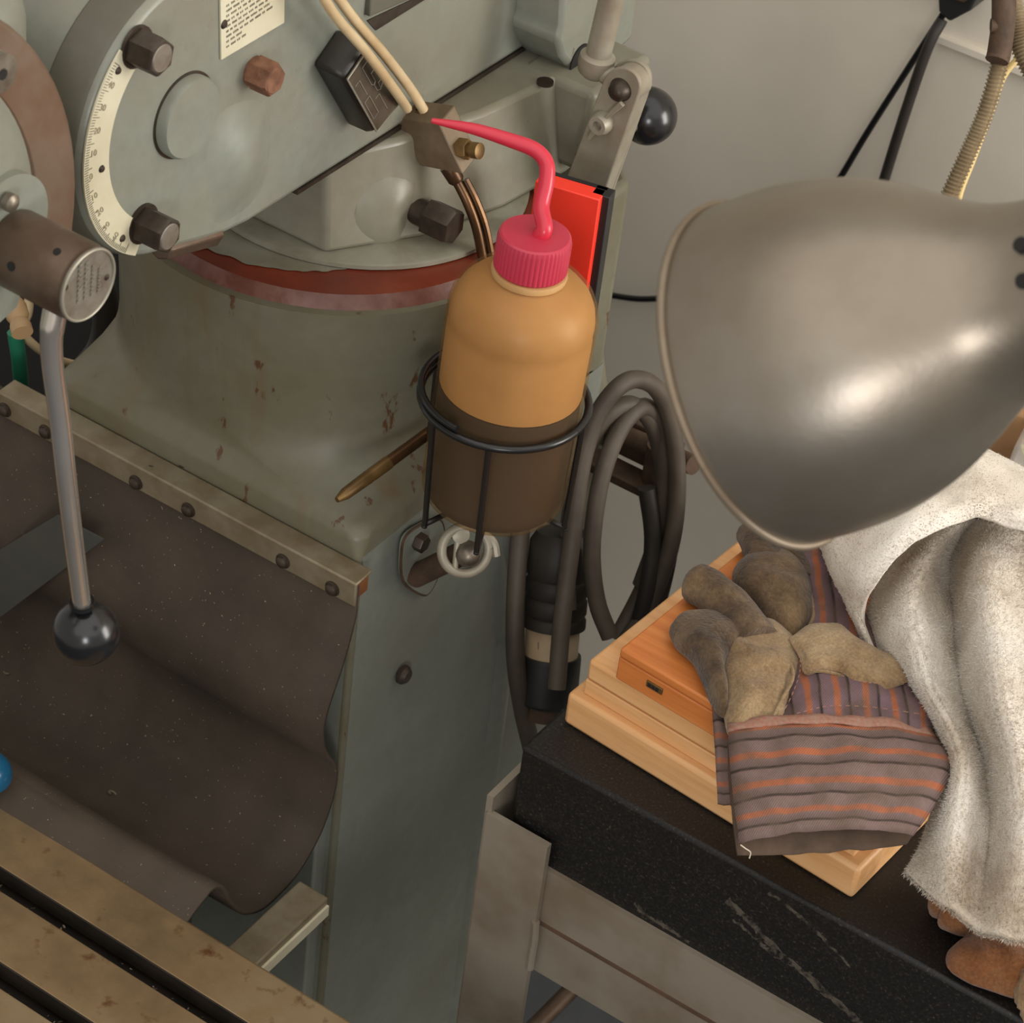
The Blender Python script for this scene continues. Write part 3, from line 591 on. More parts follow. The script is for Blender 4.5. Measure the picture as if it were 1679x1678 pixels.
# ================================================================ swing arm bracket
YA = 1.37
arm = thing('support_arm', 'beige flat pivot arm with wing nut and black ball knob beside the turret', 'arm', PY(960, 300, YA))
def circ(px, py, r, a0, a1, n=10): return [(px+r*math.cos(math.radians(a0+(a1-a0)*i/n)), py+r*math.sin(math.radians(a0+(a1-a0)*i/n))) for i in range(n+1)]
o2 = circ(1018, 142, 31, 200, 375, 14)+[(1043, 165), (985, 330), (918, 318)]
obj('pivot_bar', B().prism([PY(*p_, YA) for p_ in o2], (0, .004, 0)), 'armpaint', arm, bevel=.001)
o3 = [(x_+14, y_-11) for x_, y_ in circ(1018, 142, 33, 215, 380, 14)]+[(1058, 160), (1000, 322), (935, 306)]
obj('back_bar', B().prism([PY(px-17, py+13, YA+.018) if False else PY(px, py, YA+.016) for px, py in o3], (0, .004, 0)), 'armpaint', arm, bevel=.001)
obj('arm_web', B().prism([PY(*p_, YA+.002) for p_ in ((1048, 152), (1042, 168), (983, 330), (978, 328), (1036, 160))], (0, .016, 0)), 'armpaint', arm, bevel=.0008)
q = PY(1017, 147, YA); obj('pivot_stud', B().lathe([(.0085, -.004), (.0085, 0), (.0068, .003), (.0062, .006), (.0035, .0085), (.0001, .009)], q, -YD, 24), 'bolt_dark', arm)
obj('pivot_boss', B().lathe([(.0125, 0), (.0125, .016)], PY(1022, 143, YA+.002), YD, 28), 'armpaint', arm)
q = PY(990, 199, YA); wn = B().lathe([(.008, 0), (.008, .005), (.0065, .009), (.0035, .009), (.003, .004)], q, -YD, 20)
obj('wing_nut', wn, 'armpaint', arm)
w1, w2 = PY(963, 229, YA-.006), PY(1018, 171, YA-.006); wv = (w2-w1).normalized(); wp = Vector((wv.z, 0, -wv.x))*.0013
for e0, e1 in ((w1, q-YD*.006-wv*.006), (q-YD*.006+wv*.006, w2)): obj('wing', B().prism([e0-wp*.8, e1-wp*1.6, e1+wp*1.6, e0+wp*.8], (0, .003, 0)), 'armpaint', arm, bevel=.0005)
kb = PY(1062, 190, YA+.05); obj('ball_knob', B().sphere(kb, .0205, 36, 18), 'blackball', arm)
obj('knob_stem', B().cyl(kb-YD*.028, kb, .004), 'steel', arm)
t0, t1_ = PY(978, 100, YA+.012), PY(1016, -60, YA+.012); obj('arm_tube', B().cyl(t0, t0+(t1_-t0)*2.2, .0088), 'armpaint', arm)
obj('tube_collar', B().lathe([(.0001, -.012), (.008, -.0115), (.0115, -.008), (.0127, -.002), (.0122, .004), (.0095, .006)], t0, t1_-t0, 28).cyl(t0-(t1_-t0).normalized()*.004, PY(1022, 143, YA+.01), .007), 'armpaint', arm)
q = PY(1028, 215, YA+.012)
# ================================================================ eye bracket
P0 = PX(688, 912, XS+.004)
eb = thing('eye_bracket', 'rusty pivot bracket with pale ring and steel ball on the column below the bottle', 'bracket', P0)
pts = [PX(*p_, XS+.003) for p_ in ((652, 905), (660, 875), (690, 855), (715, 850), (722, 880), (715, 930), (700, 965), (685, 972), (655, 950))]
obj('bracket_plate', B().prism(spline(pts, 4, True), (.004, 0, 0)), 'side', eb, bevel=.001)
obj('plate_edge', B().tube([p_+XD*.003 for p_ in spline(pts, 4, True)]+[pts[0]+XD*.003], .0012, 6, 1), 'rustclamp', eb)
l0, l1 = PX(680, 945, XS+.008), D(762, 905, 1.80); obj('link_bar', B().cyl(l0, l1, .0085, .0085, 14), 'rustclamp', eb)
obj('bracket_bolt', B().hexhead(PX(682, 886, XS+.006), XD, .012, .008), 'bolt_dark', eb)
RC = D(762, 902, 1.79); ra = (Vector(CAM)-RC).normalized(); ra = (ra+Vector((.35, 0, -.1))).normalized(); xx, yy, zz = frame(ra)
obj('eye_ring', B().tube([RC+(xx*math.cos(t)*.0165+yy*math.sin(t)*.0165) for t in [2*math.pi*i/32 for i in range(33)]], .0034, 10, 1, cap=False), 'armpaint', eb)
obj('inner_ball', B().sphere(RC+xx*.002-yy*.003, .0095, 24, 12), 'steel', eb)
obj('ring_spoke', B().cyl(RC+yy*.015-xx*.004, RC-yy*.016-xx*.008, .0022), 'armpaint', eb)
obj('ring_rivet', B().lathe([(.0062, -.002), (.0062, .002), (.003, .003)], RC+yy*.011-xx*.003, ra, 16), 'armpaint', eb)
obj('ring_lug', B().tube([RC+xx*.012+yy*.012, RC+xx*.02+yy*.004, RC+xx*.022-yy*.006], .003, 8), 'armpaint', eb)
# ================================================================ coiled power cord on its hook
hk = thing('cord_hook', 'dark rusty iron cord hook on the back of the column', 'hook', PX(1045, 790, -.70))
bp = PX(1003, 762, -.735); obj('hook_bar', B().box(bp+Vector((.018, 0, -.004)), (.075, .022, .008)), 'rustclamp', hk, bevel=.001)
obj('hook_plate', B().box(bp+Vector((.012, .022, .014)), (.07, .006, .036)), 'rustclamp', hk, bevel=.001)
obj('hook_pipe', B().cyl(PX(1045, 725, -.725)+Vector((-.02, 0, 0)), PX(1100, 745, -.685)+Vector((.02, 0, 0)), .008).cyl(PX(1080, 740, -.70)-ZD*.03, PX(1080, 740, -.70)+ZD*.006, .010), 'rustclamp', hk)
cord = thing('power_cord', 'thick dusty black cable coiled on the iron hook beside the column', 'cable', PX(950, 1180, -.70))
def cable(nm, pts, r=.0068, mt='cablebrown'): return obj(nm, B().tube([D(*p_) for p_ in pts], r, 12), mt, cord)
cable('cable_loop', ((912, 1130, 1.93), (922, 1010, 1.925), (938, 880, 1.92), (952, 770, 1.905), (975, 690, 1.895), (1008, 640, 1.89), (1042, 622, 1.90), (1078, 640, 1.92), (1102, 700, 1.95), (1110, 800, 1.98), (1098, 900, 2.0), (1060, 1000, 2.02), (1020, 1060, 2.02)))
cable('cable_loop', ((930, 1000, 1.955), (930, 890, 1.95), (944, 790, 1.935), (972, 715, 1.92), (1003, 675, 1.915), (1036, 664, 1.925), (1066, 690, 1.95), (1084, 750, 1.98), (1088, 850, 2.01), (1060, 950, 2.03), (1010, 1050, 2.03)))
cable('cable_loop', ((1000, 1045, 1.95), (978, 985, 1.945), (970, 900, 1.935), (982, 800, 1.92), (1006, 725, 1.915), (1034, 680, 1.92), (1060, 668, 1.935), (1082, 700, 1.96), (1090, 770, 1.98), (1080, 870, 2.01), (1050, 960, 2.03)))
cable('cable_end', ((860, 800, 1.97), (852, 880, 1.96), (845, 980, 1.96), (845, 1080, 1.97), (856, 1160, 1.99), (872, 1230, 2.02)), .0072)
cable('cable_tail', ((1060, 800, 1.985), (1070, 880, 2.0), (1062, 960, 2.01), (1040, 1050, 2.03)), .007, 'blackrub')
cable('cable_tail', ((1092, 790, 2.0), (1098, 880, 2.01), (1085, 960, 2.02), (1056, 1050, 2.03)), .007, 'blackrub')
pa, pb = D(921, 872, 1.96), D(893, 1176, 2.0); ax = pb-pa; L = ax.length
plg = thing('twist_plug', 'fat dark ribbed power plug with pale collar hanging under the cable coil', 'plug', pb)
obj('plug_grip', B().lathe([(.019, 0), (.0235, .008), (.024, L*.22), (.0225, L*.24), (.024, L*.26), (.024, L*.32), (.0225, L*.34), (.0242, L*.36), (.0242, L*.42), (.0228, L*.44), (.0245, L*.46), (.0245, L*.50)], pa, ax, 32), 'blackrub', plg)
obj('plug_collar', B().lathe([(.0205, L*.5), (.0208, L*.66)], pa, ax, 32), 'plugwhite', plg)
obj('plug_body', B().lathe([(.023, L*.655), (.0235, L*.67), (.0235, L*.9), (.021, L*.92)], pa, ax, 32), 'blackplastic', plg)
obj('plug_base', B().lathe([(.017, L*.91), (.0175, L*1.0)], pa, ax, 32), 'rustclamp', plg)
text('collar_mark', '1', .008, 'ink', plg, D(882, 1060, 1.932), R[:, 0], -ax, .0002)
# ================================================================ hoses in the gap left of the column
hs = thing('coolant_hose', 'green hose hanging in the gap left of the column', 'hose', D(35, 620, 1.95)); 
obj('green_hose', B().tube([D(24, 545, 1.93), D(32, 600, 1.95), D(36, 660, 1.98), D(40, 760, 2.05)], .006), 'green', hs)
obj('white_tube', B().tube([D(46, 470, 1.9), D(46, 510, 1.91), D(32, 543, 1.92)], .0035), 'tube', hs)
w2h = thing('white_hose', 'thin off white tube crossing the gap behind the lever', 'hose', D(100, 590, 1.98))
obj('tube', B().tube([D(40, 552, 1.95), D(66, 575, 1.96), (D(100, 592, 1.97)), D(150, 604, 1.99)], .0034), 'tube', w2h)
bh = thing('black_hose', 'thick black hose looping between the feed hub and the column', 'hose', D(140, 600, 2.02))
obj('hose', B().tube([D(150, 420, 2.0), D(172, 500, 2.02), D(165, 570, 2.04), D(120, 630, 2.06), D(90, 700, 2.1), Vector((-1.3, 1.5, .5)), Vector((-1.32, 1.5, .01))], .011), 'blackrub', bh)
tag(obj('gap_backdrop', B().box((-1.45, 1.62, .55), (.6, .3, 1.1)), 'backdrop', bevel=.01), 'dark cabinet standing in the gap behind the left of the column', 'backdrop')  # invented box, added to make the gap behind the column dark
q = PZ(-26, 1268, .785); tag(obj('blue_handle', B().sphere(q, .019, 32, 16, (1, 1, .75)).lathe([(.019, 0), (.0192, .001), (.0192, .003), (.019, .004)], q-ZD*.004, ZD, 32).cyl((q.x, q.y, TZ), q, .009), 'blue'), 'blue plastic knob at the left picture edge on the table', 'knob')
# ================================================================ granite plate on its stand
GZ, GX0, GY0, GX1, GY1 = .9, -.596, 1.105, .1, 1.56
stand = thing('plate_stand', 'cream painted steel angle stand carrying the granite plate', 'stand', (-.25, 1.33, 0))
obj('granite_plate', B().box(((GX0+GX1)/2, (GY0+GY1)/2, GZ-.05), (GX1-GX0, GY1-GY0, .1)), 'granite', bevel=.003)
g = bpy.data.objects['granite_plate']; tag(g, 'black speckled granite surface plate with chipped front face under the boxes', 'surface plate')
YF = GY0-.008
def leg(x, y, sx, sy):
    b = B(); b.box((x+sx*.025, y, .418), (.05, .005, .836)); b.box((x, y+sy*.025, .425), (.005, .05, .85)); return obj('leg', b, 'standpaint', stand)
leg(GX0-.014, YF, 1, 1); leg(GX1+.01, YF, -1, 1); leg(GX0-.014, GY1+.01, 1, -1); leg(GX1+.01, GY1+.01, -1, -1)
obj('top_rail', B().box(((GX0+GX1)/2, YF+.006, .782), (GX1-GX0, .004, .052)).box(((GX0+GX1)/2, YF+.03, .796), (GX1-GX0, .045, .004)), 'standpaint', stand)
obj('lower_rail', B().box(((GX0+GX1)/2, YF+.005, .733), (GX1-GX0-.02, .004, .046)), 'standpaint', stand)
obj('rail_seam', B().box(((GX0+GX1)/2, YF+.0045, .7575), (GX1-GX0-.02, .004, .0025)), 'rust_edge', stand)
obj('weld_bead', B().tube([PY(*p_, YF-.002) for p_ in ((878, 1512), (876, 1540), (872, 1562), (868, 1588))], .003, 8), 'standpaint', stand)
obj('back_rail', B().box(((GX0+GX1)/2, GY1+.004, .772), (GX1-GX0, .004, .05)), 'standpaint', stand)
for x in (GX0-.004, GX1): obj('side_rail', B().box((x, (GY0+GY1)/2, .772), (.004, GY1-GY0, .05)).box((x+(.02 if x < 0 else -.02), (GY0+GY1)/2, .796), (.04, GY1-GY0, .004)), 'standpaint', stand)
obj('cross_brace', B().cyl(PZ(870, 1690, .3), PZ(960, 1600, .3), .008).cyl(PZ(960, 1600, .3), (GX1, GY1, .3), .008), 'brown_steel', stand)
# ================================================================ wooden cases
th = math.atan2(-.016, .23); rz = Matrix.Rotation(th, 3, 'Z')
c0 = PZ(922, 1185, GZ)
pine = thing('wooden_case', 'pale stepped wooden instrument case lying on the black granite plate', 'case', c0)
def rbox(nm, o, x0, x1, y0, y1, z0, z1, mt, parent, bev=.0018):
    q = [o+rz@Vector((x, y, 0)) for x, y in ((x0, y0), (x1, y0), (x1, y1), (x0, y1))]
    return obj(nm, B().prism([Vector((p_.x, p_.y, z0)) for p_ in q], (0, 0, z1-z0)), mt, parent, bevel=bev)
LW, LD = .2305, .222
rbox('case_tray', c0, 0, LW, 0, LD, GZ+.0003, GZ+.0275, 'pine', pine, .003)
rbox('case_lid_lower', c0, .008, LW-.009, .007, LD-.007, GZ+.0275, GZ+.0402, 'pine', pine, .0008)
rbox('case_lid', c0, .008, LW-.009, .007, LD-.007, GZ+.0406, GZ+.0575, 'pine', pine, .0025)
c1 = PZ(1008, 1112, GZ+.0577)
cherry = thing('orange_wooden_case', 'orange varnished wooden case with brass slot latch under the gloves', 'case', c1)
rbox('case_body', c1, 0, .15, 0, .172, GZ+.0577, GZ+.0762, 'cherry', cherry, .0012)
rbox('case_lid', c1, 0, .15, 0, .172, GZ+.0764, GZ+.0837, 'cherry', cherry, .0015)
q = PZ(1068, 1128, GZ+.0575); lo_ = c1+rz@Vector((.024, 0, 0))
lt = rbox('brass_latch', lo_, 0, .0125, -.0012, .001, GZ+.067, GZ+.072, 'brass', cherry, .0004)
for dx in (.0015, .0045, .0075): rbox('latch_slot', lo_, dx, dx+.0022, -.0016, -.001, GZ+.0682, GZ+.0708, 'hole', cherry, 0)
# ================================================================ gloves
ZG = GZ+.0837
def puff(b, pts, z, h, down=.006, n=10, lump=.0015, sd=0, pw=.55):
    o = spline([PZ(px, py, z) for px, py in pts], 5, True); cc_ = sum(o, Vector())/len(o); rows = []
    for i in range(n+1):
        t = 1-i/n*.97; hh = h*max(0, 1-t*t)**pw
        rows.append([Vector((cc_.x+(p_.x-cc_.x)*t, cc_.y+(p_.y-cc_.y)*t, z+hh+lump*noise.noise(Vector(((cc_.x+(p_.x-cc_.x)*t)*60, (cc_.y+(p_.y-cc_.y)*t)*60, sd)))*(i > 0)*2)) for p_ in o])
    low = [[Vector((cc_.x+(p_.x-cc_.x)*t, cc_.y+(p_.y-cc_.y)*t, z-down*max(0, 1-t*t)**.5)) for p_ in o] for t in (.3, .8, .94)]
    v = b.grid(low+rows, True, uv=True); b.cap(v[-1]); b.cap(v[0], True)
    if b.uv:
        xs_ = [p_.x for p_ in o]; ys_ = [p_.y for p_ in o]
        for f in b.b.faces:
            for lp in f.loops: lp[b.uv].uv = ((lp.vert.co.x*.826+lp.vert.co.y*.563)/.115, lp.vert.co.y/.1)
    return b
def finger(b, pts, r0, r1, seg=16):
    P_ = [PZ(px, py, z) for px, py, z in pts]
    n0 = b.tube(P_, lambda t: (r0+(r1-r0)*t)*math.sqrt(max(.02, 1-max(0, (t-.86)/.14)**2.2)), seg, 8); return b
def lumps(o, amp=.0012, f=70):
    for v in o.data.vertices:
        w = o.location if o.parent is None else origin(o.parent)
        n3 = noise.noise_vector((v.co+w)*f); v.co += n3*amp
gl = thing('work_glove', 'tan leather work glove with striped cuff lying on top of the wooden cases', 'glove', PZ(1250, 1150, ZG))
lumps(obj('finger', finger(B(), ((1240, 1055, ZG+.014), (1205, 1005, ZG+.015), (1165, 970, ZG+.015), (1128, 948, ZG+.014)), .0150, .0135), 'leather_dark', gl))
lumps(obj('index_finger', puff(B(), ((1098, 1030), (1116, 1010), (1160, 1006), (1212, 1018), (1250, 1045), (1215, 1075), (1190, 1110), (1192, 1170), (1182, 1176), (1163, 1148), (1136, 1090), (1104, 1056)), ZG+.008, .017, .008, sd=7, pw=.5), 'leather_dark', gl))
lumps(obj('thumb', puff(B(), ((1208, 925), (1245, 905), (1292, 914), (1324, 950), (1336, 1008), (1318, 1038), (1297, 1052), (1268, 1025), (1232, 990), (1202, 958)), ZG+.010, .019, .012, sd=3), 'leather_dark', gl))
lumps(obj('palm', puff(B(), ((1179, 1062), (1195, 1040), (1225, 1026), (1262, 1022), (1292, 1040), (1308, 1062), (1318, 1098), (1306, 1135), (1290, 1170), (1276, 1205), (1236, 1212), (1196, 1208), (1184, 1160), (1178, 1110)), ZG+.008, .016, .008, sd=5, pw=.42), 'leather', gl))
lumps(obj('knuckle_strap', puff(B(), ((1294, 1050), (1304, 1040), (1326, 1024), (1352, 1022), (1378, 1027), (1402, 1048), (1440, 1068), (1490, 1086), (1505, 1108), (1475, 1122), (1445, 1130), (1402, 1126), (1378, 1108), (1345, 1102), (1318, 1104), (1312, 1080)), ZG+.022, .007, .008, lump=.0006, sd=9, pw=.35), 'leather', gl))
lumps(obj('glove_back', puff(B(), ((1300, 1090), (1330, 1082), (1400, 1085), (1478, 1090), (1505, 1140), (1532, 1205), (1470, 1222), (1380, 1215), (1265, 1212), (1280, 1160)), ZG+.010, .014, .008, sd=12, pw=.4), 'backfab', gl))
def patch(L_, R_, n=24, bulge=.006, wob=.0012, sd=0, res=6):
    a = spline(L_, res); c_ = spline(R_, res); b = B(); rows = []
    for i in range(len(a)):
        rr = []
        for j in range(n+1):
            t = j/n; p_ = a[i].lerp(c_[i], t); p_ = p_+ZD*(bulge*math.sin(math.pi*t)**.6+wob*noise.noise(Vector((j*.35+sd, i*.22, sd)))*2); rr.append(p_)
        rows.append(rr)
    b.grid(rows, uv=True); return b
cuffL = [PZ(1192, 1188, ZG+.012), PZ(1196, 1250, ZG+.011), PZ(1203, 1320, ZG+.004), PZ(1211, 1386, ZG-.010)]
cuffR = [PZ(1528, 1197, ZG+.014), PZ(1562, 1250, ZG+.013), PZ(1535, 1315, ZG+.006), PZ(1497, 1372, ZG-.006)]
obj('cuff', patch(cuffL, cuffR, bulge=.009, sd=2), 'cuff', gl, solid=.002, angle=70)
obj('cuff_seam', patch([PZ(1192, 1186, ZG+.0125), PZ(1193, 1202, ZG+.0125)], [PZ(1526, 1194, ZG+.0145), PZ(1534, 1208, ZG+.0145)], bulge=.0097, sd=2, res=3), 'seam', gl, solid=.0012, angle=70)
obj('cuff_lining', patch([p_-ZD*.010+YD*.002 for p_ in cuffL], [p_-ZD*.010-XD*.003+YD*.002 for p_ in cuffR], bulge=-.003, sd=8), 'lining', gl, solid=.002, angle=70)
obj('loose_thread', B().tube([PZ(*p_) for p_ in ((1214, 1386, ZG-.008), (1222, 1392, ZG-.012), (1230, 1398, ZG-.016), (1228, 1408, ZG-.02))], .0004, 6), 'thread', gl)
for nm_, pts in (('palm_seam', ((1299, 1058, .012), (1316, 1098, .011), (1304, 1138, .011), (1276, 1192, .008))), ('palm_seam', ((1290, 1072, .020), (1300, 1110, .021), (1280, 1150, .021), (1256, 1200, .017))), ('strap_seam', ((1318, 1103, .022), (1345, 1101, .023), (1378, 1108, .023), (1404, 1126, .022), (1445, 1130, .022), (1480, 1120, .022))), ('thumb_seam', ((1286, 914, .016), (1318, 948, .017), (1334, 1005, .016), (1318, 1040, .012)))):
    obj(nm_, B().tube([PZ(px, py, ZG+dz) for px, py, dz in pts], .0011, 8, 6), 'leather', gl)
st = B()
for pts in (((1306, 1170, 0), (1360, 1158, 0), (1430, 1160, 0), (1515, 1172, 0)), ((1320, 1096, .004), (1370, 1098, .005), (1400, 1114, .004), (1440, 1120, .003), (1478, 1104, .0)), ((1300, 1055, .002), (1312, 1090, .003), (1300, 1135, .003), (1272, 1190, .0))):
    pp = spline([PZ(px, py, ZG+.024+dz) for px, py, dz in pts], 10)
    for i in range(0, len(pp)-1, 2): st.tube([pp[i], pp[i+1]], .00026, 5, 1, smooth=False)
tag(obj('stitching', st, 'seam', gl), kind='stuff')
g2 = thing('work_glove', 'second striped work glove mostly hidden under the tan glove and towel', 'glove', PZ(1330, 980, ZG))
lumps(obj('glove_back', puff(B(), ((1300, 900), (1320, 868), (1370, 860), (1400, 960), (1440, 1080), (1400, 1090), (1330, 1060), (1318, 980)), ZG+.008, .012, .006, sd=22, pw=.4), 'backfab', g2))
lumps(obj('finger', finger(B(), ((1275, 960, ZG+.012), (1252, 915, ZG+.013), (1238, 885, ZG+.013), (1228, 868, ZG+.012)), .013, .011), 'leather_dark', g2))
lumps(obj('finger', finger(B(), ((1310, 960, ZG+.008), (1290, 900, ZG+.01), (1280, 850, ZG+.01)), .012, .011), 'leather_dark', g2))
obj('cuff', patch([PZ(1166, 1150, ZG+.002), PZ(1172, 1240, ZG), PZ(1176, 1318, ZG-.012)], [PZ(1300, 1170, ZG+.004), PZ(1300, 1250, ZG+.002), PZ(1300, 1334, ZG-.010)], bulge=.002, sd=4), 'cuff', g2, solid=.003, angle=70)
# brown suede gloves at the lower right
g3 = thing('suede_glove', 'brown suede glove peeping from under the towel hem beside the wooden case', 'glove', PZ(1540, 1480, GZ))
lumps(obj('finger', finger(B(), ((1680, 1500, GZ+.016), (1620, 1488, GZ+.015), (1570, 1478, GZ+.014), (1525, 1462, GZ+.013)), .015, .0145), 'suede', g3))
lumps(obj('finger', finger(B(), ((1690, 1530, GZ+.016), (1620, 1512, GZ+.014), (1575, 1502, GZ+.013), (1540, 1490, GZ+.012)), .014, .012), 'suede', g3))
g4 = thing('suede_glove', 'brown suede mitten with fleece edge at the lower right picture corner', 'glove', PZ(1640, 1590, GZ))
lumps(obj('mitten_body', puff(B(), ((1556, 1558), (1585, 1540), (1640, 1535), (1720, 1545), (1740, 1640), (1680, 1640), (1620, 1622), (1568, 1600), (1550, 1580)), GZ+.008, .02, .007, sd=31), 'suede', g4), .0008)
lumps(obj('mitten_thumb', finger(B(), ((1650, 1530, GZ+.012), (1610, 1532, GZ+.013), (1585, 1535, GZ+.012)), .011, .010), 'suede', g4))
lumps(obj('fleece_edge', puff(B(), ((1665, 1590), (1690, 1570), (1730, 1580), (1740, 1680), (1700, 1690), (1668, 1650)), GZ+.012, .022, .01, n=14, sd=41), 'fleece', g4), .003, 220)
# ================================================================ towel
tw = thing('towel', 'thick off white terry towel draped over the gloves at the right', 'towel', PZ(1600, 1400, GZ+.03))
def net(rows, res=10):
    mid_ = [spline([PZ(*p_) for p_ in r], res) for r in rows]
    cols = [spline([r[j] for r in mid_], res) for j in range(len(mid_[0]))]
    return [[cols[j][i] for j in range(len(cols))] for i in range(len(cols[0]))]
dz = .002
body = [[(1480, 890, 1.02), (1545, 862, 1.035), (1590, 850, 1.035), (1640, 866, 1.035), (1740, 900, 1.03)],
        [(1432, 985, .995), (1495, 955, 1.03), (1556, 930, 1.005), (1612, 930, 1.045), (1690, 952, 1.03)],
        [(1428, 1062, .985), (1500, 1050, 1.024), (1566, 1040, .995), (1622, 1040, 1.04), (1720, 1060, 1.005)],
        [(1484, 1118, .985), (1530, 1140, 1.014), (1580, 1150, .99), (1640, 1150, 1.034), (1730, 1160, 1.0)],
        [(1548, 1245, .978), (1575, 1245, 1.0), (1612, 1250, .976), (1665, 1250, 1.012), (1740, 1260, .985)],
        [(1516, 1375, .955), (1560, 1390, .975), (1620, 1390, .958), (1670, 1390, .982), (1740, 1400, .97)],
        [(1484, 1434, .938), (1540, 1480, .948), (1592, 1524, .945), (1650, 1542, .952), (1740, 1550, .95)]]
flap = [[(1432, 1068, 1.0), (1416, 1008, 1.015), (1438, 955, 1.045), (1500, 892, 1.07), (1592, 853, 1.075), (1640, 864, 1.07), (1740, 905, 1.06)],
        [(1424, 1058, 1.0), (1400, 985, 1.02), (1405, 930, 1.05), (1478, 862, 1.078), (1582, 812, 1.085), (1640, 820, 1.08), (1740, 870, 1.07)],
        [(1418, 1050, .998), (1384, 970, 1.015), (1356, 890, 1.035), (1440, 820, 1.06), (1560, 755, 1.07), (1606, 742, 1.07), (1740, 820, 1.06)],
        [(1415, 1045, .99), (1380, 950, .99), (1350, 870, .99), (1430, 790, 1.0), (1560, 735, 1.01), (1612, 738, 1.02), (1740, 815, 1.03)]]
def cloth(nm, rows, dz, mt, th_, tuft):
    rows = [[(a, b_, c_+dz) for a, b_, c_ in r] for r in rows]
    g_ = net(rows)
    for i, r in enumerate(g_):
        for j, p_ in enumerate(r): p_ += ZD*(.0035*noise.noise(p_*38)+.0018*noise.noise(p_*110))
    b = B(); b.grid(g_, uv=True); o = obj(nm, b, mt, tw, angle=80, fix=True); o.data.update()
    md = o.modifiers.new('s', 'SOLIDIFY'); md.thickness = th_; md.offset = 0
    md = o.modifiers.new('u', 'SUBSURF'); md.levels = md.render_levels = 1
    return o, g_
t_o, tg = cloth('towel_body', body, dz, 'terry', .007, 1)
f_o, fg = cloth('towel_flap', flap, dz, 'flap', .0045, 0)
# terry pile
b = B(); rnd = random.Random(2); vs, fs = [], []
for g_, cnt, ln in ((tg, 60000, .0031), (fg, 9000, .0008)):
    ni, nj = len(g_), len(g_[0])
    for k_ in range(cnt):
        i = rnd.randrange(ni-1); j = rnd.randrange(nj-1); u, w = rnd.random(), rnd.random()
        p_ = g_[i][j]*(1-u)*(1-w)+g_[i+1][j]*u*(1-w)+g_[i][j+1]*(1-u)*w+g_[i+1][j+1]*u*w
        nn = (g_[i+1][j]-g_[i][j]).cross(g_[i][j+1]-g_[i][j])
        if nn.length < 1e-12: continue
        nn.normalize(); nn = nn if nn.dot(Vector(CAM)-p_) > 0 else -nn
        if j < 1 or i >= ni-2: nn = (nn+(p_-g_[ni//2][nj//2]).normalized()*1.3).normalized()
        d_ = (nn+Vector((rnd.uniform(-.8, .8), rnd.uniform(-.8, .8), rnd.uniform(-.6, .3)))).normalized()*ln*rnd.uniform(.6, 1.3)
        s_ = d_.cross(Vector((rnd.random()-.5, rnd.random()-.5, rnd.random()-.5))).normalized()*.00034; q_ = p_+nn*.0022
        k0 = len(vs); vs += [q_-s_, q_+s_, q_+d_]; fs.append((k0, k0+1, k0+2))
me = bpy.data.meshes.new('terry_pile'); og = origin(tw); me.from_pydata([v_-og for v_ in vs], [], fs); me.materials.append(M['terry'])
o = bpy.data.objects.new('terry_pile', me); COL.objects.link(o); o.parent = tw; tag(o, kind='stuff')
# ================================================================ lamp
LC = D(1258, 613, 1.13); t = math.radians(37); u = np.array([-.958, .287])
LA = Vector(R @ np.array([u[0]*math.cos(t), u[1]*math.cos(t), math.sin(t)]))     # where the mouth points
lamp = thing('work_lamp', 'dull brown grey metal work lamp with wide bell shade at the right', 'lamp', LC)
k_ = 1/38.0/100                                                               # metres per pixel at the lamp
def lpx(r, s): return (r*k_, s*k_/.8)
pf_ = [lpx(*p_) for p_ in ((287, 0), (288, 30), (287, 80), (280, 130), (264, 180), (242, 225), (214, 268), (184, 308), (158, 345), (141, 385), (133, 430), (131, 500), (131, 560))]
pf_ = [(p_.x, p_.z) for p_ in spline([Vector((r, 0, s)) for r, s in pf_], 4)]
inn = [(r-.0012, s+.0003) for r, s in pf_[::-1]]
shade = obj('lamp_shade', B().lathe(pf_+inn, LC, -LA, 96, close=True), 'shade', lamp, angle=50)
obj('shade_rim', B().tube([LC+(frame(LA)[0]*math.cos(a)+frame(LA)[1]*math.sin(a))*(287.5*k_+.0006) for a in [2*math.pi*i/96 for i in range(97)]], .0019, 10, 1, cap=False), 'rim', lamp)
obj('lamp_bulb', B().sphere(LC-LA*.07, .028, 24, 12), 'white', lamp)
obj('socket_neck', B().lathe([(.03, .16), (.037, .165), (.037, .25), (.03, .26)], LC, -LA, 32), 'shade', lamp)
for px, py in ((1674, 402), (1678, 461)):
    d_ = np.array(D(px, py, 1.0))-CAM; q = Vector(CAM+d_*1.01)
    fr = frame(-LA)
    # walk along the ray to the neck surface
    tt = .9
    while tt < 1.3:
        p_ = Vector(CAM+d_*tt); h_ = (p_-LC).dot(-LA); rr_ = ((p_-LC)+LA*h_).length
        if rr_ < 139*k_: break
        tt += .001
    nn = ((p_-LC)+LA*h_).normalized(); obj('vent_hole', B().lathe([(.0032, -.001), (.0032, .0012)], p_, nn, 16), 'hole', lamp)
e0 = LC-LA*.25; obj('lamp_arm', B().tube([e0, e0-LA*.06, e0+Vector((.25, .15, .12)), e0+Vector((.4, .5, -.3)), e0+Vector((.45, .7, -1.1))], .009), 'armpaint', lamp)
obj('lamp_base', B().lathe([(.09, 0), (.09, .02), (.02, .03), (.015, 2.1-1.6)], (e0.x+.45, e0.y+.7, .0), ZD, 32), 'boxdark', lamp)
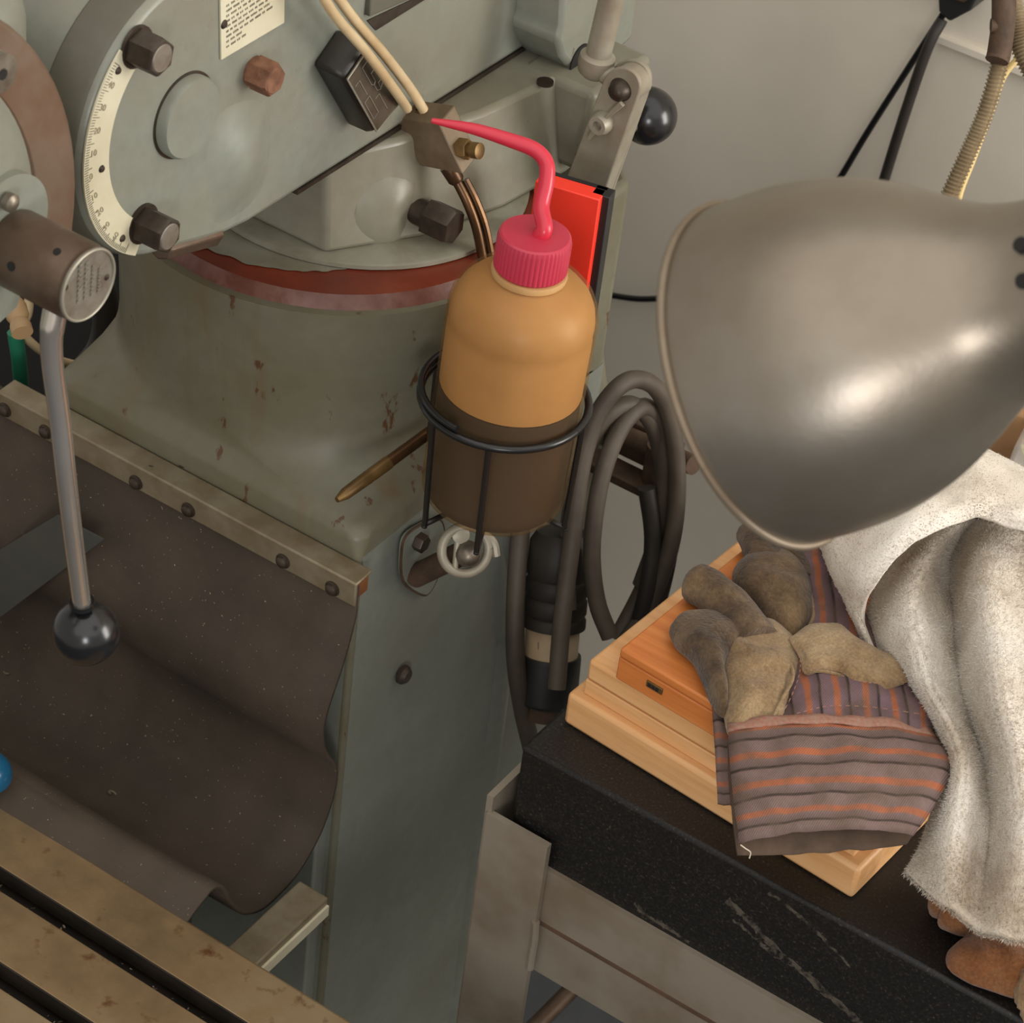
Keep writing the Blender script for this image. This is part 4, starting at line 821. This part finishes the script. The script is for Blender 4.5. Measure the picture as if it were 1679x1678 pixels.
obj('lamp_pole', B().cyl((e0.x+.45, e0.y+.7, .3), (e0.x+.45, e0.y+.7, e0.z-1.05), .012), 'armpaint', lamp)
# ================================================================ conduit, wall cords, right edge things
cn = thing('flexible_conduit', 'ribbed metal conduit with rusty clamp hanging behind the lamp', 'conduit', D(1540, 340, 1.9))
cpts = [D(*p_) for p_ in ((1652, -60, 1.84), (1648, 30, 1.85), (1638, 105, 1.86), (1615, 185, 1.87), (1585, 255, 1.88), (1552, 330, 1.89), (1530, 400, 1.9), (1550, 500, 1.9), (1650, 560, 1.9), (1800, 540, 1.9))]
pp = spline(cpts, 60); rb = B(); rb.tube(pp, lambda t: .0062, 4, 1, smooth=False)
rb.b.free(); rb = B(); rows = []; x = None
n = len(pp)
for i, p_ in enumerate(pp):
    d_ = (pp[min(i+1, n-1)]-pp[max(i-1, 0)]).normalized(); x = frame(d_)[0] if x is None else (x-d_*x.dot(d_)).normalized(); y = d_.cross(x)
    r_ = .0060+.0009*math.sin(i*2*math.pi/5)
    rows.append([p_+(x*math.cos(a)+y*math.sin(a))*r_ for a in [2*math.pi*k/10 for k in range(10)]])
rb.grid(rows, True); obj('ribbed_sleeve', rb, 'conduit', cn)
cpts2 = [D(*p_) for p_ in ((1650, -60, 1.87), (1662, 20, 1.87), (1676, 80, 1.87), (1710, 150, 1.87))]
pp = spline(cpts2, 60); rows = []; x = None; n = len(pp); rb = B()
for i, p_ in enumerate(pp):
    d_ = (pp[min(i+1, n-1)]-pp[max(i-1, 0)]).normalized(); x = frame(d_)[0] if x is None else (x-d_*x.dot(d_)).normalized(); y = d_.cross(x)
    r_ = .0075+.0009*math.sin(i*2*math.pi/5); rows.append([p_+(x*math.cos(a)+y*math.sin(a))*r_ for a in [2*math.pi*k/10 for k in range(10)]])
rb.grid(rows, True); obj('ribbed_sleeve', rb, 'conduit', cn)
obj('rusty_clamp', B().tube([D(1645, -30, 1.835), D(1645, 30, 1.84), D(1638, 85, 1.85), D(1634, 100, 1.85)], .0085, 12).cyl(D(1640, 42, 1.84), D(1624, 42, 1.84), .005), 'rustclamp', cn)
yc = tag(obj('cream_cord', B().tube([D(*p_) for p_ in ((1720, 60, 1.9), (1675, 92, 1.9), (1645, 125, 1.9), (1625, 180, 1.9), (1595, 260, 1.9), (1570, 330, 1.9), (1560, 420, 1.91), (1700, 520, 1.92))], .0026), 'yellowcord'), 'thin cream cord running beside the ribbed conduit', 'cord')
wb = thing('wall_outlet', 'dark outlet box with black cords high on the back wall', 'outlet', PY(1572, 15, WY-.02))
obj('outlet_box', B().prism([PY(*p_, WY-.03) for p_ in ((1535, -40), (1538, 20), (1556, 36), (1590, 18), (1602, -5), (1606, -60))], (0, .03, 0)), 'blackplastic', wb, bevel=.002)
obj('box_cover', B().prism([PY(*p_, WY-.033) for p_ in ((1552, -50), (1554, -4), (1580, 4), (1596, -8), (1598, -60))], (0, .004, 0)), 'brown_steel', wb)
obj('cord', B().tube([PY(*p_, WY-d_) for *p_, d_ in ((1545, 25, .02), (1490, 110, .02), (1420, 220, .015), (1368, 306, .012), (1290, 420, .01), (1190, 478, .01), (1075, 490, .01), (1018, 487, .01), (940, 470, .01))], .0032), 'blackwire', wb)
obj('cord', B().tube([PY(*p_, WY-d_) for *p_, d_ in ((1545, 32, .02), (1520, 80, .03), (1482, 190, .03), (1444, 312, .02), (1410, 430, .015), (1380, 560, .012))], .005), 'blackrub', wb)
tag(obj('cardboard_box', B().box(PZ(1690, 730, .95)+Vector((.02, .1, -.02)), (.16, .14, .06), Matrix.Rotation(.3, 3, 'Z')), 'card', bevel=.002), 'brown cardboard box behind the towel at the right picture edge', 'box')
tag(obj('plastic_bag', B().prism([PZ(*p_, .93) for p_ in ((1640, 790), (1690, 690), (1740, 720), (1700, 800))], (.0, .01, .03)), 'film', bevel=.004), 'clear plastic film beside the cardboard box behind the towel', 'film')
tag(obj('yellow_tub', B().lathe([(.02, 0), (.022, .03), (.0225, .035), (.0001, .036)], PZ(1705, 800, GZ), ZD, 28), 'yellow'), 'yellow plastic tub behind the towel at the right edge', 'tub')
bpy.context.view_layer.update()
